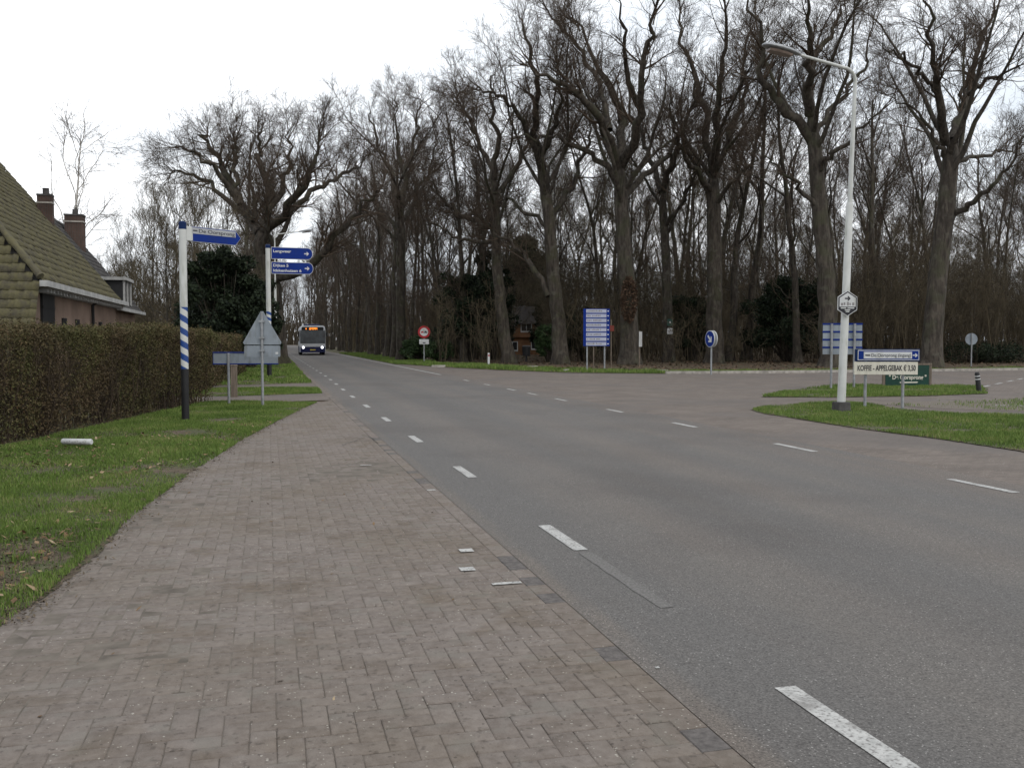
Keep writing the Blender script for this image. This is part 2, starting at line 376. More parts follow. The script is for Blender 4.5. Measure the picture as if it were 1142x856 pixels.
def ragged(pts, step=.25, amp=.05, seed=1):
    """closed outline with a worn, uneven edge"""
    o = []; r = np.random.default_rng(seed); n = len(pts)
    for i in range(n):
        a = np.array(pts[i]); b = np.array(pts[(i + 1) % n]); L = np.linalg.norm(b - a); k = max(1, int(L / step))
        nr = np.array((-(b - a)[1], (b - a)[0])) / max(L, 1e-6)
        for j in range(k):
            q = a + (b - a) * j / k
            o.append(tuple(q + nr * (amp * float(pnoise(np.array([q[0]]), np.array([q[1]]), 1.5, 3)[0]) + r.uniform(-amp, amp) * .4)))
    return o

# ------------------------------------------------------------------ the setting: ground, road, paving
def struct(name, mb, m): return tag(mb.build(name, m), kind='structure')
struct('ground', MB().poly([(-1500, -600), (1500, -600), (1500, 2400), (-1500, 2400)], 0.0), A['litter'])
LE, RE = 1.68, 7.72                                            # asphalt edges
struct('road', MB().poly([(LE, -15), (RE, -15), (RE, 60), (7.8, 130), (7.8, 288), (2.0, 288), (1.85, 130), (LE, 40)], 0.014), A['asphalt'])
# left paved bay: herringbone bricks
bay = [(1.545, 1.0), (1.545, 24.4), (1.15, 23.7), (.16, 18.4), (-.4, 15.0), (-.87, 11.5), (-1.16, 8.8), (-1.27, 7.2), (-1.33, 6.2), (-1.42, 5.5), (-1.55, 4.5), (-2.6, 2.6), (-3.0, 1.0)]
struct('paving_bed', MB().poly([(1.70, 1.0), (1.70, 24.4)] + bay[1:], 0.0092), A['joint'])
struct('gutter_bed', MB().poly([(1.5, 24.4), (1.70, 24.4), (1.70, 60), (1.5, 60)], .0082), A['joint'])
def herringbone(x0, x1, y0, y1, poly, L=.205, W=.1025, gap=.004):
    V = []; n = int(max(x1 - x0, y1 - y0) / W) + 4
    cells = []
    for i in range(-n, n):
        for j in range(-n, n):
            if (i - j) % 4 == 0: cells.append((i, j, 2, 1))
            elif (i - j) % 4 == 2: cells.append((i - 0, j - 0, 1, 2)) if False else None
    return cells
def bricks_mesh(poly, W=.1025, gap=.0022, z=.012):
    p = np.asarray(poly); lo = p.min(0); hi = p.max(0)
    nx = int((hi[0] - lo[0]) / W) + 3; ny = int((hi[1] - lo[1]) / W) + 3
    V = []; Q = []
    I, J = np.meshgrid(np.arange(-2, nx), np.arange(-2, ny), indexing='ij'); I = I.ravel(); J = J.ravel()
    m = (I + J) % 4
    for kind, (dx, dy) in ((0, (2, 1)), (2, (1, 2))):
        k = m == kind
        x0 = lo[0] + I[k] * W; y0 = lo[1] + J[k] * W
        if kind == 2: pass
        x1 = x0 + dx * W; y1 = y0 + dy * W
        c = inside(poly, (x0 + x1) / 2, (y0 + y1) / 2); x0, x1, y0, y1 = x0[c], x1[c], y0[c], y1[c]
        n = len(x0); zz = z + rng.normal(0, .0009, n) + .004 * pnoise((x0), (y0), .6, 9) * .5
        g = gap / 2; bv = .006
        tx = rng.normal(0, .005, n); ty = rng.normal(0, .005, n)
        ring = []
        for ins, dz in ((g, -.0055), (g + bv * .4, -.0018), (g + bv, 0)):
            for sx, sy in ((0, 0), (1, 0), (1, 1), (0, 1)):
                X = np.where(sx, x1 - ins, x0 + ins) + rng.normal(0, .0006, n); Y = np.where(sy, y1 - ins, y0 + ins)
                ring.append(np.stack([X, Y, zz + dz + tx * (X - (x0 + x1) / 2) + ty * (Y - (y0 + y1) / 2)], 1))
        base = sum(len(v) for v in V); A_ = np.stack(ring, 1).reshape(-1, 3); V.append(A_)
        o = base + np.arange(n)[:, None] * 12
        for r_ in (0, 1):
            for a in range(4):
                b = (a + 1) % 4
                Q.append(np.concatenate([o + r_ * 4 + a, o + r_ * 4 + b, o + r_ * 4 + 4 + b, o + r_ * 4 + 4 + a], 1))
        Q.append(np.concatenate([o + 8, o + 9, o + 10, o + 11], 1))
    return np.concatenate(V), np.concatenate(Q)
V, Q = bricks_mesh([(p[0] + (.05 if p[0] > 1.5 else -.06), p[1]) for p in bay])
tag(mesh_np('paving', V, Q, A['paver']), kind='structure')
# gutter course of single bricks along the asphalt
mb = MB(); md = MB(); y = .9
while y < 60:
    L = .205; (md if random.random() < .16 else mb).add(
        [(1.553, y + .003, .0165), (1.672, y + .003, .0165), (1.672, y + L - .003, .0165), (1.553, y + L - .003, .0165),
         (1.547, y, .008), (1.678, y, .008), (1.678, y + L, .008), (1.547, y + L, .008)],
        [(0, 1, 2, 3), (4, 5, 1, 0), (5, 6, 2, 1), (6, 7, 3, 2), (7, 4, 0, 3)]); y += L
struct('gutter', mb, A['paver']); struct('gutter_repair', md, A['paver_dark'])
# junction and side road on the right
junction = [(RE, 3), (RE, 60), (8.2, 59), (9.7, 51.8), (11.5, 46.5), (13.5, 42.2), (17.4, 39.9), (24.4, 39.3), (37.2, 40.0), (90, 44), (90, -6)]
struct('side_road', MB().poly(junction, 0.006), A['junction'])
# drives across the left verge
struct('driveway', MB().poly(ragged([(1.545, 24.4), (1.545, 27.6), (-.6, 26.9), (-2.6, 26.6), (-2.6, 24.6), (0.2, 24.2)], .3, .03), .016), A['junction'])
struct('driveway', MB().poly(ragged([(1.545, 30.4), (1.545, 34.2), (-.6, 33.2), (-2.2, 33.0), (-2.2, 31.2), (0.2, 30.9)], .3, .03, 2), .017), A['junction'])
# verges
vergeL = [(-2.6, 2.55), (-1.55, 4.5), (-1.42, 5.5), (-1.33, 6.2), (-1.27, 7.2), (-1.16, 8.8), (-.87, 11.5), (-.4, 15.0), (.16, 18.4), (1.15, 23.7), (.2, 24.2), (-2.6, 24.6), (-6.5, 24.6), (-8, 14), (-8, 2.5)]
vergeL2 = [(1.5, 27.6), (1.5, 30.4), (.2, 30.9), (-2.2, 31.2), (-2.6, 30), (-2.6, 26.6), (-.6, 26.9)]
vergeL3 = [(1.52, 34.2), (1.6, 60), (1.8, 130), (1.9, 260), (-6, 260), (-6, 33), (-2.2, 33.0), (-.6, 33.2)]
vergeR = [(RE + .05, 60), (7.85, 130), (7.85, 260), (13, 260), (13, 70), (15, 50), (17, 44.5), (24, 43), (37, 43.5), (90, 48), (90, 44.2), (37.2, 40.2), (24.4, 39.5), (17.4, 40.1), (13.6, 42.4), (11.6, 46.7), (9.8, 52), (8.3, 59.2)]
isl1 = [(10.3, 18.7), (11.4, 19.8), (13.4, 20.3), (14.0, 20.2), (13.6, 18.2), (13.9, 16.6), (15.5, 15.2), (18, 13.5), (18, 8), (9.3, 8.6), (10.05, 10.8), (10.06, 12.5), (9.91, 14.2), (10.0, 17.6)]
isl2 = [(12.9, 22.9), (14.6, 24.9), (16.6, 26.6), (18.6, 27.8), (20.9, 28.2), (22.6, 25.9), (19.9, 22.6), (17.5, 22.2), (14.6, 22.2)]
for i, p in enumerate((vergeL, vergeL2, vergeL3, vergeR, isl1, isl2)):
    struct('verge' if i < 4 else 'traffic_island', MB().poly(ragged(p, .09 if i != 3 and i != 2 else 2, .055, i), .0150 + .0010 * i), A['soil'])
struct('gravel_patch', MB().poly(ragged([(14.0, 20.1), (14.4, 18.3), (16.6, 15.6), (22, 14), (26, 18), (20, 20.4)], .3, .1, 8), .012), A['gravel'])
# kerb along the far side of the side road
mb = MB(); kp = [(17.6, 39.95), (20, 39.45), (24.4, 39.35), (30, 39.6), (37.2, 40.05), (50, 41.0), (90, 44.05)]
for a, b in zip(kp[:-1], kp[1:]):
    a = Vector((*a, .05)); b = Vector((*b, .05)); d = b - a; n = max(1, int(d.length / 1.0))
    for k in range(n): mb.box(a + d * (k + .5) / n, (d.length / n - .012, .14, .16), math.atan2(d.y, d.x))
struct('kerb', mb, A['kerb'])

# painted markings
def mark(name, x0, x1, y0, y1, z=.0185): return struct(name, MB().poly(ragged([(x0, y0), (x1, y0), (x1, y1), (x0, y1)], .12, .004, int(y0 * 7)), z), A['paint'])
y = 2.72
while y < 125:
    xo = 2.145 if y < 26 else 2.145 + min(.15, (y - 26) * .012)
    mark('lane_dash', xo, xo + .105, y, y + .95); y += 3.76
for y0, L in ((.5, .95), (4.1, .95), (7.85, .95), (11.45, 1.05), (15.2, .95), (18.72, .94), (22.6, .94), (25.3, .94), (27.7, 1.0), (31.1, .9), (34.6, .9)): mark('lane_dash', 7.22, 7.325, y0, y0 + L)
mark('edge_line', 7.3, 7.43, 41.0, 110)
struct('worn_line', MB().poly(ragged([(2.16, 4.95), (2.24, 4.95), (2.24, 6.4), (2.16, 6.4)], .08, .015, 31), .0172), A['old_paint'])
wp = MB()
for px, py, wx, wy in ((520, 616, .1, .1), (521, 637, .1, .1), (565, 653, .19, .05), (481, 548, .09, .06), (408, 520, .14, .04), (733, 748, .02, .02)):
    x, y = gp(px, py); wp.poly([(x - wx / 2, y - wy / 2), (x + wx / 2, y - wy / 2), (x + wx / 2, y + wy / 2), (x - wx / 2, y + wy / 2)], .0195)
struct('white_paver', wp, A['paint'])
def line(a, b, wd, z=.0125):
    a = Vector((*a, z)); b = Vector((*b, z)); n = (b - a).cross(Vector((0, 0, 1))).normalized() * wd / 2
    return struct('edge_line', MB().add([a - n, b - n, b + n, a + n], [(3, 2, 1, 0)]), A['paint'])
line(gp(1108, 452.5), gp(1200, 453.5), .12, .0165)
for k in range(5):
    a = np.array(gp(1096, 431.5)); d = np.array(gp(1146, 421)) - a; d /= np.linalg.norm(d); line(a + d * k * 2.4, a + d * (k * 2.4 + 1.2), .12)
# tar-filled cracks in the bay
mb = MB()
for a, b in (((372, 490), (415, 488)), ((375, 494), (418, 492)), ((380, 498), (405, 489)), ((411, 487), (423, 496))):
    p = np.array(gp(*a)); q = np.array(gp(*b)); n = np.array((-(q - p)[1], (q - p)[0])); n /= np.linalg.norm(n)
    for k in range(6):
        u = p + (q - p) * k / 6 + n * rng.normal(0, .012); v = p + (q - p) * (k + .9) / 6 + n * rng.normal(0, .012)
        mb.add([(*(u - n * .008), .0165), (*(v - n * .008), .0165), (*(v + n * .008), .0165), (*(u + n * .008), .0165)], [(0, 1, 2, 3)])
struct('tar_crack', mb, A['paver_dark'])

# ------------------------------------------------------------------ grass, dead leaves
def blades(x, y, h, wd, z=.02, lean=.5):
    n = len(x); a = rng.uniform(0, 2 * PI, n); hh = h * rng.uniform(.5, 1.35, n); b = rng.uniform(0, 2 * PI, n); l = rng.uniform(.1, 1, n) * lean * hh
    dx, dy = np.cos(a) * wd / 2, np.sin(a) * wd / 2; lx, ly = np.cos(b) * l, np.sin(b) * l
    z = np.full(n, z)
    P = [(x - dx, y - dy, z), (x + dx, y + dy, z), (x + dx * .7 + lx * .35, y + dy * .7 + ly * .35, z + hh * .6), (x - dx * .7 + lx * .35, y - dy * .7 + ly * .35, z + hh * .6), (x + lx, y + ly, z + hh)]
    V = np.stack([np.stack(p, 1) for p in P], 1).reshape(-1, 3); o = np.arange(n)[:, None] * 5
    T = np.concatenate([np.concatenate([o, o + 1, o + 2], 1), np.concatenate([o, o + 2, o + 3], 1), np.concatenate([o + 3, o + 2, o + 4], 1)])
    return V, T
def grass(poly, dens, h, wd, bare=-.6, seed=1, name='grass', keep=None, lean=.6):
    x, y = scatter(poly, dens)
    m = pnoise(x, y, 1.1, seed) + .5 * pnoise(x, y, 4, seed + 1); k = m > bare + rng.uniform(-.8, .8, len(x))
    if keep is not None: k &= keep(x, y)
    x, y, m = x[k], y[k], m[k]
    V, T = blades(x, y, h * np.clip(.75 + .25 * m, .45, 1.3), wd, lean=lean)
    return tag(mesh_np(name, V, T, A['grass']), kind='stuff')
def hedge_front(y): return -3.76 + (y - 14.94) * .235           # the foot of the hedge
bare1 = lambda x, y: (rng.uniform(0, 1, len(x)) < .10) | ~(((x + 2.15) / .75) ** 2 + ((y - 6.9) / .9) ** 2 < 1 + .5 * pnoise(x, y, 5, 4))
grass([p for p in [(-4.4, 4.4), (-1.6, 4.5), (-1.40, 5.5), (-1.31, 6.2), (-1.25, 7.2), (-1.14, 8.8), (-.97, 10.5), (-3.4, 10.5), (-4.4, 9)]], 5600, .045, .0055, -.6, 1, keep=bare1)
grass([(-.98, 10.5), (-.86, 11.5), (-.39, 15.0), (.17, 18.4), (1.16, 23.7), (.2, 24.2), (-1.5, 24.6), (-3.9, 14), (-4.6, 10.5)], 3000, .050, .008, -.85, 2)
grass(vergeL2, 1500, .06, .012, -1, 3)
grass([(1.48, 34.4), (1.6, 60), (1.8, 110), (-1.5, 110), (-2.5, 33.3)], 190, .09, .03, -1, 4)
grass([(RE + .1, 60), (7.9, 110), (11, 110), (11, 62), (15.5, 46.5), (17.4, 42.6), (24, 41.6), (17.4, 40.25), (13.7, 42.5), (11.7, 46.8), (9.9, 52), (8.4, 59)], 300, .15, .03, -.6, 5)
grass([(24, 41.6), (40, 42), (70, 44), (70, 43), (37.2, 40.4), (24.4, 39.7), (17.5, 40.3), (17.4, 42.4)], 150, .14, .03, .0, 6)
grass(isl1, 1700, .062, .010, -.8, 7)
grass(isl2, 900, .08, .014, -.9, 8)
grass([(14.0, 20.1), (14.4, 18.3), (16.6, 15.6), (22, 14), (24, 18), (20, 20.4)], 260, .06, .012, .45, 9)
def leaves(x, y, s, name='dead_leaves', m='dead_leaf', z=.03, zr=.03):
    n = len(x); a = rng.uniform(0, 2 * PI, n); s = s * rng.uniform(.5, 1.3, n); t = rng.normal(0, .35, (n, 2)); zz = z + rng.uniform(0, zr, n)
    P = []
    for u, v in ((-1, 0), (-.2, -.45), (1, 0), (-.2, .45)):
        X = (u * np.cos(a) - v * np.sin(a)) * s; Y = (u * np.sin(a) + v * np.cos(a)) * s
        P.append(np.stack([x + X, y + Y, zz + t[:, 0] * X + t[:, 1] * Y], 1))
    V = np.stack(P, 1).reshape(-1, 3); o = np.arange(n)[:, None] * 4
    return tag(mesh_np(name, V, np.concatenate([o, o + 1, o + 2, o + 3], 1), A[m]), kind='stuff')
x, y = scatter([(-4.2, 4.6), (-1.5, 4.8), (-1.2, 9), (-.9, 11.5), (-.4, 15), (.1, 18), (-2.6, 20), (-4, 14)], 34); k = pnoise(x, y, 1.2, 6) > -.2; leaves(x[k], y[k], .035)
x, y = scatter([(-2.9, 5.7), (-1.5, 6), (-1.5, 8), (-2.9, 8)], 90); leaves(x, y, .03)
x, y = scatter([(-3.0, 5.6), (-1.4, 5.8), (-1.4, 8.1), (-3.0, 8.1)], 1500); leaves(x, y, .012, name='soil_crumbs', m='crumb', z=.018, zr=.02)
x, y = scatter([(-4.2, 4.6), (-1.5, 4.8), (-1.2, 9), (-.9, 11.5), (-.4, 15), (.1, 18), (-2.6, 20), (-4, 14)], 260); leaves(x, y, .013, name='soil_crumbs', m='crumb', z=.018, zr=.03)
# crumbs of soil and leaf along the worn verge edge
ex = np.array([(-1.42, 5.5), (-1.33, 6.2), (-1.27, 7.2), (-1.16, 8.8), (-.87, 11.5), (-.4, 15.0), (.16, 18.4), (1.15, 23.7)]); q = rng.uniform(0, 7, 2600); i = q.astype(int); f = (q - i)[:, None]
p = ex[i] * (1 - f) + ex[i + 1] * f; leaves(p[:, 0] + rng.normal(.01, .07, 2600), p[:, 1], .013, name='soil_crumbs', m='crumb', z=.02, zr=.01)
x, y = scatter([(-1.5, 4), (1.5, 4), (1.5, 16), (-.5, 16), (-1.2, 8)], 1.6); leaves(x, y, .018, z=.017, zr=.003)
x, y = scatter([(RE + .3, 60), (8.2, 110), (25, 110), (60, 70), (90, 60), (90, 46), (24, 41.5), (15, 46)], 5.0); leaves(x, y, .09, m='wood_leaf')

# ------------------------------------------------------------------ trees (level by level, all branches of one level at once)
def unit(v): return v / np.maximum(np.linalg.norm(v, axis=-1, keepdims=True), 1e-9)
def tubes(P, Rd, k):
    B, S, _ = P.shape
    T = np.empty_like(P); T[:, 1:-1] = P[:, 2:] - P[:, :-2] if S > 2 else T[:, 1:-1]; T[:, 0] = P[:, 1] - P[:, 0]; T[:, -1] = P[:, -1] - P[:, -2]; T = unit(T)
    mean = unit(P[:, -1] - P[:, 0]); ax = np.where((np.abs(mean[:, 2:3]) < .8), np.array([[0, 0, 1.]]), np.array([[1., 0, 0]]))[:, None]
    N = unit(np.cross(T, ax)); Bn = np.cross(T, N)
    a = np.arange(k) * 2 * PI / k
    V = P[:, :, None] + Rd[:, :, None, None] * (N[:, :, None] * np.cos(a)[None, None, :, None] + Bn[:, :, None] * np.sin(a)[None, None, :, None])
    idx = np.arange(B * S * k).reshape(B, S, k)
    q = np.stack([idx[:, :-1], np.roll(idx[:, :-1], -1, 2), np.roll(idx[:, 1:], -1, 2), idx[:, 1:]], -1).reshape(-1, 4)
    return V.reshape(-1, 3), q
def join(parts):
    Vs, Qs, o = [], [], 0
    for V, Q in parts: Vs.append(V); Qs.append(Q + o); o += len(V)
    return np.concatenate(Vs), np.concatenate(Qs)
def resample(pts, rad, S):
    pts = np.asarray(pts, float); rad = np.asarray(rad, float)
    t = np.linspace(0, 1, len(pts)); u = np.linspace(0, 1, S + 1)
    # Catmull-like smoothing through dense linear samples
    P = np.stack([np.interp(u, t, pts[:, i]) for i in range(3)], 1); Rr = np.interp(u, t, rad)
    P[1:-1] = P[1:-1] * .5 + (P[:-2] + P[2:]) * .25
    return P, Rr
def march(p0, d, L, S, wig, trop, r0, r1, g):
    B = len(p0); P = np.empty((B, S + 1, 3)); P[:, 0] = p0; d = unit(d); st = (L / S)[:, None]
    tr = np.asarray(trop) if hasattr(trop, '__len__') else np.array([0, 0, trop])
    for i in range(S):
        d = unit(d + g.normal(0, wig, (B, 3)) + tr)
        P[:, i + 1] = P[:, i] + d * st
    return P, r0[:, None] + (r1 - r0)[:, None] * np.linspace(0, 1, S + 1)[None]
def spawn(P, Rd, per, L, ang, S, wig, trop, g, t0=.2, rk=.55, tipr=.3, rmin=.004, up=.0, rmax=1.0, lk=.55):
    B, S1, _ = P.shape
    plen = np.linalg.norm(P[:, -1] - P[:, 0], axis=1)
    n = g.poisson(per * (plen if per < 0 else 1), B) if not hasattr(per, '__len__') else g.poisson(per)
    idx = np.repeat(np.arange(B), n); M = len(idx)
    t = t0 + (1 - t0) * g.uniform(0, 1, M) ** .8; x = t * (S1 - 1); i = np.minimum(x.astype(int), S1 - 2); f = (x - i)[:, None]
    p0 = P[idx, i] * (1 - f) + P[idx, i + 1] * f; T = unit(P[idx, i + 1] - P[idx, i]); r = Rd[idx, i] * (1 - f[:, 0]) + Rd[idx, i + 1] * f[:, 0]
    rv = g.normal(0, 1, (M, 3)); N = unit(rv - T * (rv * T).sum(1, keepdims=True)); th = np.radians(g.normal(ang, 11, M))[:, None]
    d = T * np.cos(th) + N * np.sin(th); d[:, 2] += up
    ln = L * g.uniform(.55, 1.25, M) * (1 - lk * t)
    r0 = np.clip(r * rk * g.uniform(.7, 1.1, M), rmin, rmax)
    return march(p0, d, ln, S, wig, trop, r0, np.maximum(r0 * tipr, rmin * .7), g)
def crown_from(limbs, seed, dens=(1.25, 1.9, 3.4, 5.5), lens=(4.2, 2.1, 1.0, .48), wig=(.13, .15, .13, .10), trop=.06, rmin=.0055, up=.12, a2=44):
    """limbs: list of (P, R). returns pieces of secondary branches and twigs"""
    g = np.random.default_rng(seed); S = 10
    P = np.stack([resample(p, r, S)[0] for p, r in limbs]); Rd = np.stack([resample(p, r, S)[1] for p, r in limbs])
    parts = []
    ll = np.linalg.norm(np.diff(P, axis=1), axis=2).sum(1)
    P2, R2 = spawn(P, Rd, ll * dens[0], lens[0], a2, 8, wig[0], trop, g, t0=.26, rk=.42, tipr=.25, rmin=.012, up=up, rmax=.14)
    # leaders: each limb's own end carries on as branches
    Pe, Re = spawn(P[:, -3:], Rd[:, -3:], np.full(len(P), 3.0), lens[0] * .9, 26, 8, wig[0], trop, g, t0=.4, rk=.7, tipr=.22, rmin=.012, up=up, rmax=.14)
    P2 = np.concatenate([P2, Pe]); R2 = np.concatenate([R2, Re]); parts.append(tubes(P2, R2, 5))
    l2 = np.linalg.norm(np.diff(P2, axis=1), axis=2).sum(1)
    P3, R3 = spawn(P2, R2, l2 * dens[1], lens[1], 40, 6, wig[1], trop, g, t0=.12, rk=.55, rmin=.008, up=up * .6)
    parts.append(tubes(P3, R3, 4))
    l3 = np.linalg.norm(np.diff(P3, axis=1), axis=2).sum(1)
    P4, R4 = spawn(P3, R3, l3 * dens[2], lens[2], 38, 4, wig[2], trop, g, t0=.1, rk=.6, rmin=rmin * 1.25, up=up * .4)
    parts.append(tubes(P4, R4, 3))
    if dens[3] > 0:
        l4 = np.linalg.norm(np.diff(P4, axis=1), axis=2).sum(1)
        P5, R5 = spawn(P4, R4, l4 * dens[3], lens[3], 36, 2, wig[3], trop, g, t0=.1, rk=.7, rmin=rmin, up=.05)
        parts.append(tubes(P5, R5, 3))
    return parts
def base_flare(P, Rd, k, g):
    """trunk tube with root flare and an uneven section"""
    V, q = tubes(P[None], Rd[None], k)
    V = V.reshape(len(P), k, 3); c = P[:, None]
    a = np.arange(k) * 2 * PI / k; lob = 1 + .07 * np.sin(3 * a + g.uniform(0, 6)) + .05 * np.sin(5 * a + g.uniform(0, 6))
    z = P[:, 2]; fl = .42 * np.exp(-np.maximum(z, 0) / .38)
    V = c + (V - c) * (lob[None, :, None] * (1 + fl[:, None, None] * (1 + .5 * np.sin(4 * a + 1))[None, :, None]))
    return V.reshape(-1, 3), q
def sketch_tree(label, base, trunk, limbs, seed, m_bark='bark', m_twig='twig', extra=5, pxm=None, name='oak_tree', **kw):
    """a tree measured from the photograph: trunk and limbs as sightings at the tree's own distance, spread in depth"""
    g = np.random.default_rng(seed)
    bx, by = base; zc = bx * _sy + by * _cy; ppm = F / zc
    o = thing(name, label, 'tree', (bx, by, 0))
    cr = np.array([_cy, -_sy, 0]); cf = np.array([_sy, _cy, 0])           # camera right, camera forward (ground)
    def loc(px, py, dv):
        d = np.array(ray(px, py)); k = (zc + dv) / (d[0] * _sy + d[1] * _cy)
        return np.array([0, 0, EYE]) + d * k - np.array([bx, by, 0])
    tp = [loc(p[0], p[1], 0) for p in trunk]; tr = [p[2] * .75 / ppm / 2 for p in trunk]; tp[0][2] = -.15
    P, Rr = resample(tp, tr, 16); P[1:] += g.normal(0, .03, P[1:].shape) * [1, 1, 0]; Rr[-1] *= .3; Rr[-2] *= .8
    parts = [base_flare(P, Rr, 14, g)]
    allL = []
    for pl, wpx in limbs:
        s = g.choice([-1, 1]) * g.uniform(.25, .8); pts = []; p0 = pl[0]; acc = 0
        for i, p in enumerate(pl):
            if i: acc += math.hypot(p[0] - pl[i - 1][0], p[1] - pl[i - 1][1]) / ppm
            pts.append(loc(p[0], p[1], s * acc * (1 + .2 * math.sin(i))))
        rad = [wpx * (.76 if seed == 101 else .84) / ppm / 2 * (1 - .82 * (i / (len(pl) - 1))) for i in range(len(pl))]
        Pl, Rl = resample(pts, rad, 14); Pl[2:] += g.normal(0, .13, Pl[2:].shape)
        allL.append((Pl, Rl))
    top = P[-1]; h = top[2]
    for k in range(extra):                                                  # limbs towards and away from the road
        t = g.uniform(.72, 1.0); i = int(t * 16); p0 = P[i]; az = k * 2.4 + g.uniform(-.4, .4)
        sd = cf * math.cos(az) + cr * math.sin(az) * .6
        Pl, Rl = march(p0[None], (sd * .8 + np.array([0, 0, .75]))[None], np.array([(g.uniform(.40, .62) * h + 3.0) * (.72 if seed == 101 else 1)]), 12, .11, .04, np.array([Rr[min(i, 13)] * .38]), np.array([.02]), g)
        allL.append((Pl[0], Rl[0]))
    parts += [tubes(p[None], r[None], 9) for p, r in allL]
    V, q = join(parts); mesh_np('trunk', V, q, A[m_bark], o, True)
    V, q = join(crown_from(allL, seed + 50, **kw)); mesh_np('crown', V, q, A[m_twig], o)
    return o
def wood_tree(label, h, r, seed, fork=.45, nl=9, spread=.55, m_bark='bark', m_twig='twig', name='forest_tree', group=None, lean=.04, lowlimb=0, **kw):
    g = np.random.default_rng(seed); o = thing(name, label, 'tree', (0, 0, 0), 0, group)
    d = np.array([[g.normal(0, lean), g.normal(0, lean), 1]])
    P, Rd = march(np.array([[0, 0, -.15]]), d, np.array([h * .93]), 18, .045, .05, np.array([r]), np.array([r * .22]), g)
    parts = [base_flare(P[0], Rd[0], 10, g)]; L = []
    for k in range(nl):
        t = fork + (.97 - fork) * (k / (nl - 1)) ** .9; i = min(17, int(t * 18)); az = k * 2.4 + g.uniform(-.5, .5)
        tilt = spread * (1.25 - .5 * t)
        dd = np.array([[math.cos(az) * tilt, math.sin(az) * tilt, .8]])
        Pl, Rl = march(P[0][i][None], dd, np.array([h * g.uniform(.24, .40) * (1.3 - .7 * t)]), 12, .15, .06, np.array([Rd[0][i] * .5]), np.array([.02]), g); L.append((Pl[0], Rl[0]))
    for k in range(lowlimb):
        i = int(g.uniform(.15, .42) * 18); az = g.uniform(0, 6.3)
        Pl, Rl = march(P[0][i][None], np.array([[math.cos(az), math.sin(az), .25]]), np.array([g.uniform(1.5, 4)]), 12, .16, .03, np.array([Rd[0][i] * .22]), np.array([.012]), g); L.append((Pl[0], Rl[0]))
    parts += [tubes(p[None], q[None], 6) for p, q in L]
    L.append((P[0][12:], Rd[0][12:]))
    V, q = join(parts); mesh_np('trunk', V, q, A[m_bark], o, True)
    V, q = join(crown_from(L, seed + 9, **kw)); mesh_np('crown', V, q, A[m_twig], o)
    return o

OAK = dict(dens=(1.5, 2.3, 3.8, 6.8), lens=(3.7, 2.2, 1.05, .5), rmin=.0043, trop=.04)
sketch_tree('huge spreading oak with a broad round crown standing behind the second signpost', (-.2, 62),
    [(306, 403, 36), (303, 345, 33), (298, 300, 31), (291, 256, 31)],
    [([(290, 260), (272, 235), (258, 205), (244, 178), (234, 160), (226, 150)], 17), ([(283, 246), (250, 220), (225, 198), (203, 190), (184, 196)], 9),
     ([(292, 256), (301, 222), (292, 190), (287, 165), (290, 145)], 15), ([(294, 258), (318, 236), (338, 207), (350, 178), (356, 152)], 15),
     ([(315, 242), (345, 217), (370, 202), (390, 190), (412, 172)], 10), ([(300, 312), (338, 302), (365, 282), (385, 252), (403, 236), (420, 212)], 15),
     ([(262, 220), (234, 182), (210, 166), (194, 165)], 8), ([(296, 240), (320, 200), (322, 172), (320, 148)], 10), ([(268, 228), (262, 188), (262, 162), (258, 146)], 9)],
    101, extra=4, dens=(2.2, 2.6, 4.2, 7.0), lens=(3.2, 2.2, 1.1, .5), rmin=.0045, trop=.02)
sketch_tree('tall oak with a Y-shaped fork behind the red no-overtaking sign', gp(447, 402),
    [(448, 402, 14), (446, 340, 13), (447, 280, 12), (447, 228, 12)],
    [([(447, 232), (435, 192), (421, 152), (411, 122)], 8), ([(447, 228), (455, 182), (465, 142), (470, 114)], 8), ([(447, 240), (450, 192), (442, 152), (440, 112)], 7),
     ([(447, 250), (470, 215), (484, 180), (488, 150)], 6), ([(446, 262), (425, 235), (408, 210), (398, 180)], 6)], 102, extra=5, **OAK)
sketch_tree('oak with a slightly curved trunk beside the white marker post', gp(566, 405),
    [(568, 405, 19), (559, 350, 17), (554, 300, 15), (552, 240, 14), (551, 195, 12)],
    [([(554, 255), (522, 242), (500, 232), (482, 208)], 9), ([(551, 205), (540, 165), (522, 135), (510, 110)], 8), ([(551, 200), (556, 155), (546, 112), (550, 82)], 9),
     ([(552, 220), (578, 185), (588, 150), (584, 118)], 8), ([(553, 270), (515, 268), (492, 256), (476, 245)], 6)], 103, extra=5, **OAK)
sketch_tree('stout oak leaning towards the road beside the tall blue directory board', gp(625, 406),
    [(626, 406, 23), (621, 340, 19), (614, 270, 17), (610, 222, 16), (601, 170, 14)],
    [([(605, 192), (590, 152), (574, 122), (550, 104), (530, 98)], 9), ([(601, 172), (595, 132), (601, 92), (590, 52), (585, 25)], 11), ([(612, 245), (640, 202), (652, 165), (660, 130)], 9),
     ([(612, 330), (598, 300), (575, 272), (555, 262), (530, 240)], 9), ([(602, 175), (622, 140), (628, 100), (620, 60)], 8), ([(612, 255), (575, 225), (545, 215), (520, 190)], 6)], 104, extra=5, **OAK)
